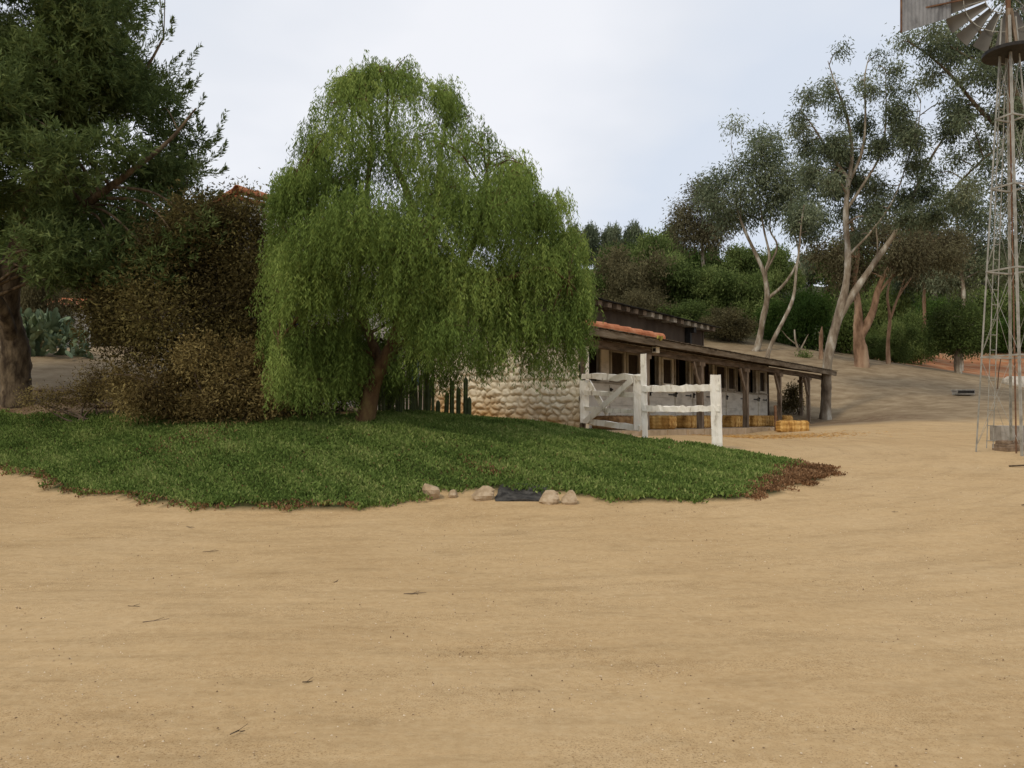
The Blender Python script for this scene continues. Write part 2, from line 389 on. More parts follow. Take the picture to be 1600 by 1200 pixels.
go = g.build('ground', ground_mat(), smooth=True); tag(go, kind='structure')
za = go.data.attributes.new('zones', 'FLOAT_COLOR', 'POINT')
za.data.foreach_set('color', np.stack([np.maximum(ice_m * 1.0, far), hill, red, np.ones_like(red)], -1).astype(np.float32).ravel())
zl = go.data.attributes.new('litter', 'FLOAT', 'POINT'); zl.data.foreach_set('value', litter.astype(np.float32).ravel())

# ------------------------------------------------------------------ ice plant and grit
def blades(n, X, Y, hmin, hmax, w, tone):
    n = len(X); Z = H(X, Y)
    P = np.stack([X, Y, Z], -1)
    D = np.stack([rng.normal(0, .75, n), rng.normal(-.15, .7, n), np.ones(n)], -1)
    D /= np.linalg.norm(D, axis=1)[:, None]
    L = rng.uniform(hmin, hmax, n)
    return P, D, L, w * rng.uniform(.7, 1.4, n), tone
N = 470000
X = rng.uniform(-15, 7.5, N); Y = rng.uniform(12, 21.6, N)
k = inpoly(X + rng.normal(0, .07, N) + .12 * np.sin(Y * 7 + X * 2), Y + rng.normal(0, .07, N) + .10 * np.sin(X * 5.3) + .07 * np.sin(X * 13.7 + 1), ICE); X = X[k]; Y = Y[k]
px = 800 + F * X / Y
# the dried end and a dried fringe along the front edge
dl = (px - 1148) * 1.0 - (Y - 12.9) * 19
front = np.interp(px, [p for p, _ in ICE_PX[2:20]], [y for _, y in ICE_PX[2:20]])
pn = np.sin(px * .031) + np.sin(px * .011 + 1)
dead = dl + rng.normal(0, 12, len(X)) > 8
dead |= (Y - front < .18 + .12 * pn) & (rng.random(len(X)) < .6) & (px < 560)
dead |= rng.random(len(X)) < .55 * np.exp(-((X + .5) ** 2 / .25 + (Y - 14.3) ** 2 / .35)) * (.5 + .5 * np.sin(X * 9 + Y * 7)) + .35 * np.exp(-((X + 6.2) ** 2 / .5 + (Y - 16.6) ** 2 / 1.2)) + .015
patch = .5 + .10 * np.sin(X * 1.9 + np.sin(Y * 2.3) * 1.4) + .07 * np.sin(Y * 4.1 + X * 1.1) + .1 * np.sin(X * 6.3 + Y * 5)
tone = patch - .06 + rng.normal(0, .19, len(X)) + .28 * (rng.random(len(X)) < .05)
mound = .6 + .5 * np.clip(patch, 0, 1)
for nm, sel, mt, lab in (('ice_plant', ~dead, M['ice'], 'low green succulent ground cover filling the curved bed in front of the drooping tree'),
                         ('dead_ice_plant', dead, M['icedead'], 'dried rust brown ground cover at the right tip and front edge of the green bed')):
    b = MB()
    x, y = X[sel], Y[sel]
    P, D, L, w, _ = blades(0, x, y, .05, .11, .03, None)
    L *= mound[sel] * (.75 if nm != 'ice_plant' else 1)
    P[:, 2] += rng.uniform(0, .05, len(x)) + .05 * np.clip(np.sin(x * 3.1 + np.sin(y * 2.3) * 2) * np.sin(y * 3.7 + x), 0, 1)
    b.leaves(P, D, L, w, tone[sel])
    tag(b.build(nm, mt), lab, 'ground cover', kind='stuff')
# loose grit and leaf litter on the sand
def pebbles(n, xr, yr, smin, smax, mt, nm, lab):
    Yp = yr[0] + (yr[1] - yr[0]) * rng.random(n) ** 1.3; Xp = rng.uniform(-.72, .72, n) * (Yp + 1)
    kk = ~inpoly(Xp, Yp, ICE); Xp, Yp = Xp[kk], Yp[kk]; n = len(Xp)
    Z = H(Xp, Yp); b = MB(); s = rng.uniform(smin, smax, n) * (1 + .04 * Yp)
    base = np.array([(1,0,0),(0,1,0),(-1,0,0),(0,-1,0),(0,0,.8),(0,0,-.6)]) 
    th = rng.uniform(0, 6.28, n); sc = rng.uniform(.6, 1.4, (n, 3)) * s[:, None]
    v = base[None] * sc[:, None]; v += rng.normal(0, .15, v.shape) * s[:, None, None]
    c, q = np.cos(th)[:, None], np.sin(th)[:, None]
    v = np.stack([v[..., 0] * c - v[..., 1] * q, v[..., 0] * q + v[..., 1] * c, v[..., 2]], -1) + np.stack([Xp, Yp, Z + s * .2], -1)[:, None]
    f = np.array([(0,1,4),(1,2,4),(2,3,4),(3,0,4),(1,0,5),(2,1,5),(3,2,5),(0,3,5)])
    b.add(v.reshape(-1, 3), (f[None] + np.arange(n)[:, None, None] * 6).reshape(-1, 3), np.repeat(rng.random(n), 6))
    tag(b.build(nm, mt), lab, 'gravel', kind='stuff')
pebbles(9000, 0, (3.2, 18), .002, .0055, mat('pale_grit', [(.42,.30,.17), (.56,.44,.29), (.72,.62,.46)], attr='tone', contrast=(0,1)), 'gravel', 'pale grit scattered over the sandy ground')
pebbles(3000, 0, (3.2, 22), .002, .006, mat('dark_crumb', [(.12,.075,.04), (.25,.17,.10)], attr='tone', contrast=(0,1)), 'leaf_litter', 'dark crumbs of leaf and bark scattered over the sandy ground')

# ------------------------------------------------------------------ trees
def make_tree(name, label, cat, base, limbs, blobs, leafm, barkm, nclump, per, L, Wd, spread, style='lance',
              twigs=.25, twr=.02, sides=8, group=None, plumes=(), shell=.45, down=.3):
    """limbs: lists of (x,y,z,r); blobs: (x,y,z,rx,ry,rz) in world space"""
    base = np.array(base, float)
    root = thing(name, label, cat, base, group=group)
    tb = MB(); skel = []; rmax = max(q[3] for l in limbs for q in l); hgt = max(q[2] for l in limbs for q in l) - base[2]
    for li in limbs:
        li = np.asarray(li, float)
        c = curve(li, 10, wob=.0); rr = np.maximum(c[:, 3], .008)
        p = c[:, :3].copy(); ll = np.r_[0, np.cumsum(np.linalg.norm(np.diff(p, axis=0), axis=1))]; ph = rng.uniform(0, 6, 3)
        rr = rr * (.84 if L < .18 or L > .9 else .70)
        zz_ = (p[:, 2:3] - base[2]) / max(1.0, hgt / 9); p[:, :2] += (np.sin(zz_ * np.array([1.9, 1.5]) + 1.0) - sin(1.0)) * rmax * .14
        tb.tube(p, rr * (1 + .05 * np.sin(ll * 3 + ph[0])), max(sides, 10), rough=.035); skel.append(np.c_[p, rr])
    skel = np.vstack(skel)
    B = np.asarray(blobs, float)
    for bl in B:
        c = bl[:3]; w = np.linalg.norm(skel[:, :3] - c, axis=1) + 1.2 * np.maximum(skel[:, 2] - c[2] + .2 * bl[5], 0)
        k = np.argmin(w); s0 = skel[k, :3]; r0 = min(skel[k, 3] * .55, twr * 3)
        mid = (s0 + c) / 2 + np.array([0, 0, .12 * np.linalg.norm(c - s0)]) + rng.normal(0, .05, 3) * np.linalg.norm(c - s0)
        q = curve([s0, mid, c], 5); tb.tube(q, np.linspace(max(r0, twr), twr * .6, len(q)), 5)
    vol = (B[:, 3] * B[:, 4] * B[:, 5]) ** (2 / 3) * (B[:, 6] if B.shape[1] > 6 else 1); pr = vol / vol.sum(); btone = rng.normal(0, .17, len(B))
    bi = rng.choice(len(B), nclump, p=pr)
    u = unit(nclump); rad = rng.random(nclump) ** shell
    C = B[bi, :3] + u * rad[:, None] * B[bi, 3:6]
    ctone = np.clip(.5 + rng.normal(0, .15, nclump) + btone[bi], 0, 1)
    nt = int(nclump * twigs)
    if nt:
        ti = rng.choice(nclump, nt, replace=False)
        for a in ti:
            s0 = B[bi[a], :3] + (C[a] - B[bi[a], :3]) * rng.uniform(0, .3); e = C[a]
            m = (s0 + e) / 2 + rng.normal(0, .08, 3) * np.linalg.norm(e - s0)
            tb.tube([s0, m, e], [twr * .5, twr * .4, twr * .2], 3, cap=False)
    tb.build('trunk', barkm, root, base, smooth=True)
    cb = MB()
    idx = np.repeat(np.arange(nclump), per); n = len(idx)
    if style == 'lance':
        off = rng.normal(0, spread, (n, 3)); P = C[idx] + off
        D = u[idx] * .6 + unit(n) * .8 + np.array([0, 0, -down])
        cb.leaves(P, D, L * rng.uniform(.6, 1.3, n), Wd * rng.uniform(.7, 1.3, n), ctone[idx] + rng.normal(0, .13, n))
    elif style == 'fan':      # whorls of narrow leaves at the twig tips
        ax = u * .8 + rng.normal(0, .4, (nclump, 3)) + np.array([0, 0, .35]); ax /= np.linalg.norm(ax, axis=1)[:, None]
        al = rng.uniform(-1, 1, n)
        P = C[idx] + ax[idx] * (al * spread)[:, None]
        D = ax[idx] * .75 + unit(n) * .85
        cb.leaves(P, D, L * rng.uniform(.6, 1.25, n), Wd * rng.uniform(.7, 1.3, n), ctone[idx] + rng.normal(0, .1, n))
    elif style == 'droop':    # hanging strands with side leaflets
        kk = np.tile(np.arange(per), nclump) / per
        SL = rng.uniform(.35, 1.0, nclump) * spread
        hd = u.copy(); hd[:, 2] = 0; hd += rng.normal(0, .35, hd.shape) * [1, 1, 0]
        t = kk
        out = (1 - np.exp(-3 * t)) * .28
        P = C[idx] + hd[idx] * (out * SL[idx])[:, None]
        P[:, 2] += SL[idx] * (.10 * np.sin(np.minimum(t * 3, 1) * pi) - t * .95)
        P += rng.normal(0, .018, P.shape)
        D = unit(n) * [1, 1, .35] * .75 + np.array([0, 0, -.85])
        cb.leaves(P, D, L * rng.uniform(.6, 1.25, n), Wd * rng.uniform(.7, 1.3, n), ctone[idx] + .1 - .2 * t + rng.normal(0, .1, n))
    for (pa, pr_, n2, sp) in plumes:
        q = curve(pa, 12); tt = rng.random(n2) ** .8; ii = np.clip(tt * (len(q) - 1), 0, len(q) - 1.001)
        i0 = ii.astype(int); P = q[i0] + (q[i0 + 1] - q[i0]) * (ii - i0)[:, None]
        ax = q[-1] - q[0]; ax /= np.linalg.norm(ax)
        P = P + unit(n2) * (pr_ * (1.1 - tt) * rng.random(n2))[:, None]
        cb.leaves(P, ax * .9 + unit(n2) * .7, L * .8 * rng.uniform(.6, 1.2, n2), Wd * .8, .5 + rng.normal(0, .15, n2))
    cb.build('crown', leafm, root, base)
    return root
def PB(px, py, Y, r, ry=None, rz=None):
    c = W(px, py, Y); k = Y / F
    return (*c, r * k, (ry or r) * k, (rz or r) * k)
def PL(Y, *pts):
    """limb from pixel points (px,py,r_m[,dY])"""
    out = []
    for p in pts:
        dY = p[3] if len(p) > 3 else 0
        out.append((*W(p[0], p[1], Y + dY), p[2]))
    return out

# --- the drooping pepper tree
PY = 17.3
pb = [(560,165,50),(610,160,55),(520,215,50),(590,240,80),(650,225,60),(700,170,38),(722,225,48),(765,240,42),(690,300,80),(800,290,48),
      (832,330,44),(760,340,80),(505,290,60),(455,275,34),(445,320,38),(560,350,90),(640,390,100),(485,380,70),(440,415,48),(520,450,70),
      (430,480,36),(455,535,34),(520,520,46),(720,450,90),(820,420,75),(870,405,48),(895,430,38),(800,500,62),(862,500,48),(705,520,48),
      (620,460,70),(770,535,36),(850,370,40),(470,450,50),(905,470,28),(660,500,44),(600,110,22),(420,545,22),(740,555,30),(840,560,34),(500,170,44),(535,125,36),(700,140,34),(740,190,38),(480,215,40),(430,295,36),(415,320,28),(825,262,38),(868,318,34),(893,372,32),(438,285,40),(470,235,30),(420,575,24),(430,600,30),(475,602,34),(525,598,34),(640,560,36),(690,575,32),(560,575,26),(620,590,24),(600,545,34),(665,530,44),(480,570,34),(540,560,34),(900,520,30),(770,560,24),(570,108,26)]
blobs = []
for (a, b_, r) in pb:
    if b_ < 300: a = 640 + (a - 640) * (.93 if a > 640 else 1.0)
    dep = sqrt(max(0, 1 - ((a - 660) / 290) ** 2)) * 2.7 * (1 - .35 * max(0, (300 - b_)) / 200)
    for q in ((-1, 1) if r >= 44 else (random.choice((-1, 1)) * random.random(),)):
        dY = q * dep * random.uniform(.35, .85)
        if a > 780: dY = -abs(dY) * .6
        if a < 520: dY = dY * .4 - .8
        y_ = PY + dY; c = W(a, b_, PY); k = PY / F
        kx = 1 - dY / PY          # keep the outline when a lobe is nearer
        cx = (a + max(0, (620 - a)) * .10 - 800) / F * y_
        rr_ = r * k * .76
        blobs.append((cx, y_, 1.6 + (c[2] - 1.6) * y_ / PY + .12, rr_, max(rr_, .55), rr_ * .85, (.34 if b_ < 210 else .5 if b_ < 290 else 1.0)))
OUT = [(90,560,650),(130,510,722),(170,487,742),(200,472,780),(240,466,828),(280,418,858),(330,410,880),(370,405,925),(450,392,935),(520,405,930),(580,425,895)]
for q in range(90):
    ey = random.uniform(85, 560); r_ = random.uniform(11, 24)
    xl = np.interp(ey, [o[0] for o in OUT], [o[1] for o in OUT]); xr = np.interp(ey, [o[0] for o in OUT], [o[2] for o in OUT])
    y_ = PY + random.uniform(-.8, .8)
    if random.random() < .5: ex = xl + r_ * 1.4 + random.uniform(0, 8)
    else: ex = xr - r_ * 1.3 - random.uniform(0, 8)
    if random.random() < .2: ex = random.uniform(530, 700); ey = 100 + abs(ex - 600) * .35; 
    c = W(ex, ey + 6, y_); blobs.append((*c, r_ * y_ / F, r_ * y_ / F, r_ * y_ / F * .8, .8))
pbase = W(568, 650, PY); pbase[2] = h(pbase[0], pbase[1]) - .05
limbs = [[(*pbase, .27)] + PL(PY, (582,605,.20,-.1), (600,570,.18,-.2), (622,530,.16,-.2), (640,460,.13), (655,380,.10,.3), (640,300,.08,.2), (610,220,.05), (605,130,.02)),
         PL(PY, (600,570,.13,-.2), (575,500,.11,.5), (560,420,.09,.8), (575,320,.07,.6), (585,230,.045,.3), (575,150,.02)),
         PL(PY, (622,530,.12,-.2), (690,460,.10,-.6), (740,380,.08,-.8), (760,300,.05,-.5), (770,240,.02)),
         PL(PY, (640,460,.10), (680,360,.08,.6), (690,270,.05,.5), (700,170,.02,.3)),
         PL(PY, (690,460,.09,-.6), (780,440,.07,-1.2), (850,420,.04,-1.2), (890,440,.02,-1)),
         PL(PY, (575,500,.09,.5), (520,460,.07,-.4), (470,400,.05,-.8), (440,350,.02,-.8)),
         PL(PY, (560,420,.07,.8), (510,330,.05,.2), (480,290,.03,-.3), (450,270,.015,-.5)),
         PL(PY, (520,460,.05,-.4), (470,500,.04,-.8), (440,540,.02,-.8))]
make_tree('pepper_tree', 'large drooping bright green tree with leaning trunk beside the whitewashed stone wall', 'tree', pbase, limbs, blobs,
          M['pepper'], M['pepbark'], 18000, 17, .10, .019, .70, 'droop', twigs=.06, twr=.014, shell=.42)

# --- the big dark tree at the left
LY = 20.5
bx = [(-80,250),(0,238),(60,235),(110,255),(160,285),(200,322),(250,326),(300,332),(350,345),(395,330),(440,240),(455,150)]
blobs = []
tries = 0
while len(blobs) < 210 and tries < 6000:
    tries += 1
    py = random.uniform(-140, 425); xm = np.interp(py, [b[0] for b in bx], [b[1] for b in bx]); r = random.uniform(36, 66)
    px_ = random.uniform(-330, xm - r * .8)
    if py > 350 and px_ < 110: continue
    ext = sqrt(max(.05, 1 - ((px_ - 20) / 360) ** 2)) * 3.6
    dY = random.uniform(-1, 1) * ext
    c = W(px_, py, LY); k = LY / F
    blobs.append((c[0], LY + dY, c[2], r * k, r * k * 1.2, r * k * .8))
for (a_, b2, r_) in ((150,420,40),(200,430,34),(240,400,42),(290,390,40),(320,360,34),(180,390,44),(120,425,36),(70,430,34),(265,440,26)):
    c = W(a_, b2, 18.6); blobs.append((*c, r_ * 18.6 / F, .5, r_ * 18.6 / F * .8))
lb = W(26, 615, 21.0); lb[2] = h(lb[0], 21.0) - .1
lb[1] = 21.0
limbs = [[(*lb, .45)] + PL(LY, (24,588,.42,.5), (28,540,.37,.4), (22,480,.34,.2), (30,410,.30), (60,300,.22), (90,190,.15), (110,70,.09), (120,-80,.04)),
         PL(LY, (22,480,.24,.2), (-20,400,.20,-.5), (-80,280,.14,-1), (-140,150,.08,-1)),
         PL(LY, (30,410,.2), (110,340,.14,-1), (190,280,.09,-1.5), (270,220,.05,-1.5), (315,170,.02,-1.5)),
         PL(LY, (60,300,.15), (130,220,.10,.8), (210,140,.06,1.3), (260,60,.03,1.3)),
         PL(LY, (24,440,.18), (90,400,.11,1), (180,370,.07,1.5), (280,340,.03,1.5)),
         PL(LY, (28,540,.2,.4), (8,470,.16,-.6), (-60,420,.1,-1.5))]
pl = []
for (a, b_, c_, d_) in ((255,120,312,72),(262,135,300,100),(285,190,318,150),(315,235,352,172),(325,250,352,222),(235,70,252,5),(300,215,306,178),(255,60,268,28),(240,110,285,80),
                        (270,160,312,118),(320,270,352,262),(315,300,345,300),(215,30,240,-10),(330,225,340,205),(275,140,296,128)):
    pl.append(([W(a - 25, b_ + 18, LY - .5), W(a, b_, LY - .5), W((a + c_) / 2 + 5, (b_ + d_) / 2 + 4, LY - .5), W(c_, d_, LY - .5)], .2, 130, 1))
make_tree('evergreen_tree', 'tall dark evergreen tree with thick trunk at the left edge of the green bed', 'tree', lb, limbs, blobs,
          M['lefttree'], M['bark'], 35000, 14, .17, .036, .17, 'fan', twigs=.02, twr=.016, plumes=pl, shell=.45)

# --- shrubs under it
def shrub(name, label, Yc, spec, leafm, ncl, per, L, Wd, base_px, seed=0, twigs=.12, cat='shrub', sp=.12, dj=.9, ragged=0):
    blobs = []
    for (a, b_, r) in spec:
        y_ = Yc + random.uniform(-dj, dj) * .6
        c = W(a, b_, Yc); k = Yc / F; blobs.append((c[0], y_, max(c[2], h(c[0], y_) + r * k * .5), r * k, max(r * k, .5), r * k * .85))
    bx_ = (base_px - 800) / F * Yc; b0 = np.array([bx_, Yc, h(bx_, Yc) - .05])
    for (a, b_, r) in list(spec):
        for _ in range(3):
            an = random.uniform(0, 6.28); rr_ = r * random.uniform(.22, .42); y_ = Yc + random.uniform(-dj, dj) * .5; c = W(a + cos(an) * r * 1.05, b_ - abs(sin(an)) * r * .98, Yc)
            blobs.append((c[0], y_, max(c[2], h(c[0], y_) + .1), rr_ * Yc / F, rr_ * Yc / F, rr_ * Yc / F, 1.2))
    blobs = [b__ if len(b__) == 7 else (*b__, 1.0) for b__ in blobs]
    limbs = []
    for t in range(6):
        tgt = np.array(random.choice(blobs[:len(spec)])[:3]); a0 = b0 + np.array([random.uniform(-.4, .4), random.uniform(-.2, .2), 0])
        mid = (a0 * .6 + tgt * .4) + rng.normal(0, .15, 3)
        limbs.append([(*a0, .04), (*mid, .025), (*tgt, .01)])
    pls = []
    for _ in range(ragged):
        c_ = random.choice(blobs[:len(spec)]); an = random.uniform(0, 6.28); el_ = random.uniform(-.2, 1.2)
        d_ = np.array([cos(an) * cos(el_), sin(an) * cos(el_) * .7, sin(el_)]); r_ = c_[3]; q0 = np.array(c_[:3]) + d_ * r_ * .6; Lp = random.uniform(.35, .8)
        pls.append(([q0, q0 + d_ * Lp * .6, q0 + d_ * Lp + np.array([0, 0, -.12])], .12, 90, 1))
    return make_tree(name, label, cat, b0, limbs, blobs, leafm, M['twig'], ncl, per, L, Wd, sp, 'lance', twigs=twigs, twr=.012, sides=6, down=.15, shell=.35, plumes=pls)
shrub('olive_shrub', 'tall dark brown leaved shrub between the thick trunk and the drooping tree', 18.9,
      [(200,480,55),(250,430,60),(300,400,60),(350,370,48),(380,400,50),(330,460,70),(260,500,70),(390,470,60),(420,520,55),(200,540,45),(300,550,60),
       (380,560,60),(180,440,40),(430,590,45),(350,350,30),(400,440,50),(150,470,30),(480,520,40),(285,365,28),(160,510,30),(450,560,45),(455,610,38),(385,345,30),(310,350,30)],
      M['olive'], 5200, 15, .10, .036, 260, sp=.2, ragged=120)
shrub('ochre_shrub', 'low ochre leaved bush at the back edge of the green bed', 18.1,
      [(250,612,26),(290,590,34),(335,610,38),(318,560,24),(375,598,34),(415,588,30),(440,618,30),(350,632,26),(270,635,18),(215,628,18),(475,622,22),(400,638,22),(310,640,20),(375,560,18),(190,600,16)],
      M['ochre'], 2500, 14, .09, .034, 350, twigs=.5, dj=.7, sp=.16, ragged=90)
shrub('low_scrub', 'small sparse brown scrub beside the foot of the thick trunk', 19.3,
      [(150,600,22),(185,612,24),(130,620,16),(95,625,14),(215,618,18),(60,628,12)],
      M['ochre'], 700, 12, .06, .024, 150, twigs=.5, dj=.3)

shrub('undergrowth_shrub', 'dark leafy undergrowth against the cream wall left of the leaning trunk', 19.6,
      [(490,600,40),(530,590,44),(560,600,36),(500,560,34),(545,550,34),(590,600,24),(470,620,26),(585,560,26),(615,615,20)],
      M['lefttree'], 2600, 13, .09, .034, 520, dj=.4)

# --- eucalypts on the right
def euc(name, label, Yc, base, limbs, blobs, ncl, per=14, leafm='euc', bark='eucbark', L=.2, Wd=.05, sp=.3, group=None, twr=.03, dj=1.6, twigs=.16, rs=.92):
    bl = []
    for (a, b_, r) in blobs:
        r *= rs; a += random.uniform(-3, 3)
        c = W(a, b_, Yc); k = Yc / F; y_ = Yc + random.uniform(-dj, dj)
        bl.append((c[0], y_, c[2], r * k, r * k, r * k * .9))
    bp = W(base[0], base[1], Yc); bp[2] = h(bp[0], bp[1]) - .15
    ls = []
    for n_, l in enumerate(limbs):
        q = PL(Yc, *l)
        if n_ == 0: q = [(*bp, l[0][2] * 1.25)] + q
        ls.append(q)
    return make_tree(name, label, 'tree', bp, ls, bl, M[leafm], M[bark], ncl, per, L, Wd, sp, 'lance', twigs=twigs, twr=twr, down=.7, shell=.55)
# A: forked pale tree behind the stable roof
euc('eucalyptus_tree', 'pale forked gum tree rising behind the far end of the stable roof', 62, (1178,560),
    [[(1184,540,.34),(1193,500,.30),(1200,466,.28),(1194,430,.22),(1178,390,.18),(1160,345,.13),(1148,310,.08)],
     [(1200,466,.22),(1196,425,.16),(1202,400,.14),(1196,360,.10),(1185,300,.07),(1175,250,.04)],
     [(1202,466,.18),(1225,445,.14),(1243,415,.12),(1248,390,.1),(1238,340,.06),(1235,290,.03)],
     [(1196,425,.12),(1215,385,.1),(1205,355,.08),(1215,300,.05)],
     [(1160,345,.08),(1155,280,.05),(1145,230,.03),(1148,205,.02)]],
    [(1148,200,14),(1185,240,32),(1215,245,26),(1160,265,26),(1130,275,24),(1105,290,22),(1190,285,38),(1225,290,32),(1150,310,30),(1110,315,20),
     (1245,300,28),(1270,310,20),(1205,320,36),(1170,330,28),(1135,335,24),(1240,345,26),(1265,350,20),(1255,265,18),(1280,345,22),(1190,215,18)],
    1750, 12, L=.3, Wd=.085, sp=.4)
# B thin grey leaner
euc('eucalyptus_tree', 'thin grey gum trunk leaning right beside the pale forked gum tree', 56, (1196,560),
    [[(1203,545,.20),(1225,500,.17),(1240,462,.15),(1246,420,.11),(1250,370,.08),(1258,320,.05)]],
    [(1258,325,16),(1250,345,18),(1270,335,14),(1275,360,14)], 260, 12, L=.28, Wd=.08, sp=.35)
# C the big leaning eucalypt
euc('eucalyptus_tree', 'tallest gum tree with mottled trunk and long diagonal limb beside the porch roof end', 42, (1289,655),
    [[(1291,620,.36),(1294,575,.34),(1303,530,.33),(1312,490,.32),(1320,450,.26),(1325,400,.22),(1325,340,.20),(1327,290,.17),(1330,240,.13),(1322,180,.09),(1305,120,.05),(1297,95,.02)],
     [(1308,505,.28),(1325,472,.27),(1345,440,.23),(1370,405,.20),(1400,365,.17),(1422,330,.14),(1436,290,.12),(1455,245,.09),(1480,205,.06),(1490,180,.03)],
     [(1327,290,.12),(1345,240,.10),(1352,180,.07),(1355,120,.05),(1362,85,.02)],
     [(1325,330,.12),(1350,290,.09),(1375,240,.07),(1385,170,.05),(1388,110,.02)],
     [(1327,280,.12),(1295,240,.09),(1270,200,.06),(1250,170,.03)],
     [(1325,400,.09),(1365,360,.07),(1400,310,.05),(1420,240,.04),(1435,170,.02)],
     [(1436,290,.06),(1430,230,.05),(1440,160,.02)], [(1400,365,.08),(1450,350,.05),(1480,330,.03)],
     [(1345,440,.07),(1370,400,.05),(1372,350,.04)]],
    [(1297,100,9),(1302,125,11),(1300,150,13),(1312,178,15),(1362,95,8),(1357,120,11),(1352,150,13),(1388,90,8),(1390,115,11),(1386,145,13),(1250,170,15),(1262,195,19),
     (1280,215,22),(1245,190,11),(1300,235,24),(1325,220,18),(1355,190,20),(1345,230,24),(1380,190,20),(1375,230,24),(1400,240,22),(1320,262,20),
     (1430,170,16),(1440,200,20),(1425,140,10),(1460,180,12),(1455,225,18),(1480,200,14),(1290,265,20),(1310,290,24),(1350,275,24),(1390,280,26),(1430,260,22),
     (1278,300,16),(1275,240,14),(1340,320,20),(1380,320,24),(1420,310,24),(1450,300,20),(1400,350,22),(1440,345,20),(1470,330,18),(1360,360,16),(1395,215,18),(1265,268,12),(1340,350,12)],
    3300, 12, L=.21, Wd=.055, sp=.24, dj=2.0, twigs=.22, rs=.86)
# D double trunk
euc('eucalyptus_tree', 'thick tan gum trunk forking low, right of the big leaning gum tree', 57, (1346,562),
    [[(1346,545,.62),(1344,520,.50),(1340,490,.38),(1340,455,.30),(1338,400,.22),(1335,340,.12)],
     [(1346,530,.45),(1358,500,.38),(1370,465,.30),(1390,420,.2),(1410,370,.12)],
     [(1370,465,.16),(1400,430,.12),(1435,390,.07)]],
    [(1335,400,24),(1360,420,24),(1385,405,28),(1410,390,30),(1345,370,26),(1375,365,30),(1435,380,26),(1405,350,26),(1330,440,18),(1415,420,22),(1300,400,24),(1310,430,20),(1275,400,18)],
    1400, 12, leafm='eucbrown', bark='eucbark2', L=.28, Wd=.08, sp=.42)
# E thin forked
euc('eucalyptus_tree', 'slender forked gum tree standing right of the thick tan forking trunk', 60, (1388,570),
    [[(1388,545,.20),(1390,500,.17),(1388,460,.11),(1395,420,.08),(1400,390,.04)],
     [(1390,500,.13),(1402,470,.11),(1420,440,.1),(1440,410,.07),(1460,375,.04)],
     [(1402,470,.08),(1412,440,.06),(1416,400,.04)]],
    [(1460,375,26),(1440,395,26),(1480,385,26),(1465,410,24),(1420,395,20),(1500,375,22),(1450,350,20)], 900, 13, leafm='eucbrown', L=.28, Wd=.08, sp=.4, bark='eucbark2')
# F pinkish trunk far
euc('eucalyptus_tree', 'straight pinkish trunk standing far back left of the small round tree', 76, (1443,545),
    [[(1443,520,.22),(1445,480,.22),(1444,450,.2),(1440,400,.12)]],
    [(1440,420,22),(1460,425,24),(1425,435,20),(1445,395,24),(1475,400,22),(1410,415,20)], 800, 12, bark='eucbark2', L=.34, Wd=.1, sp=.5)
# broken stumps
for lab, Yc, b_, ls in (('pale broken stump standing on the brown hilltop left of the big leaning gum tree', 60, (1283,560), [[(1283,545,.2),(1284,525,.2),(1285,510,.03)]]),):
    euc('dead_tree', lab, Yc, b_, ls, [(1284,520,5)], 6, 3, bark='eucbark2')
euc('dead_tree', 'small bare forked tree on the brown hilltop behind the porch roof', 61, (1249,562),
    [[(1249,550,.14),(1244,535,.11),(1242,515,.07)], [(1249,550,.09),(1257,535,.07),(1264,522,.03)], [(1244,538,.06),(1232,528,.05),(1222,516,.02)]],
    [(1249,555,5),(1260,560,5)], 60, 8, leafm='bushgreen', L=.2, Wd=.06, sp=.2)
# H big dark crown behind the windmill
hb = []
for (a, b_, r) in [(1415,60,14),(1430,70,16),(1450,85,18),(1440,45,14),(1470,60,20),(1465,110,18),(1490,90,22),(1510,60,24),(1500,130,24),(1520,160,26),(1480,140,14),(1545,120,30),
                   (1560,180,30),(1540,60,26),(1570,60,30),(1600,40,36),(1620,110,40),(1600,190,36),(1540,220,20),(1570,240,26),(1500,180,16),(1490,205,14),(1505,240,18),(1485,260,16),
                   (1515,275,20),(1500,300,18),(1480,310,14),(1530,310,14),(1650,220,44),(1610,270,30),(1560,20,26),(1640,20,40),(1590,320,28),(1640,340,40),(1690,120,50),(1600,380,26),(1700,280,50),(1660,420,36),(1580,290,20),(1590,-40,40),(1650,-60,50),(1520,15,16)]:
    hb.append((a, b_, r))
euc('eucalyptus_tree', 'huge dark gum tree crown reaching in from the right behind the windmill', 38, (1660,640),
    [[(1658,590,.55),(1650,480,.5),(1640,380,.42),(1620,280,.36),(1600,200,.3),(1575,130,.22),(1550,70,.14),(1520,30,.06)],
     [(1605,215,.2),(1560,200,.15),(1520,165,.12),(1480,115,.09),(1450,85,.06),(1422,65,.03)],
     [(1640,380,.25),(1660,260,.2),(1670,120,.12),(1660,0,.05)],
     [(1605,215,.14),(1560,235,.09),(1525,265,.06),(1495,295,.03)],
     [(1575,130,.12),(1530,100,.09),(1490,75,.05)]], hb, 5200, 13, L=.19, Wd=.055, sp=.26, bark='bark', dj=1.8)
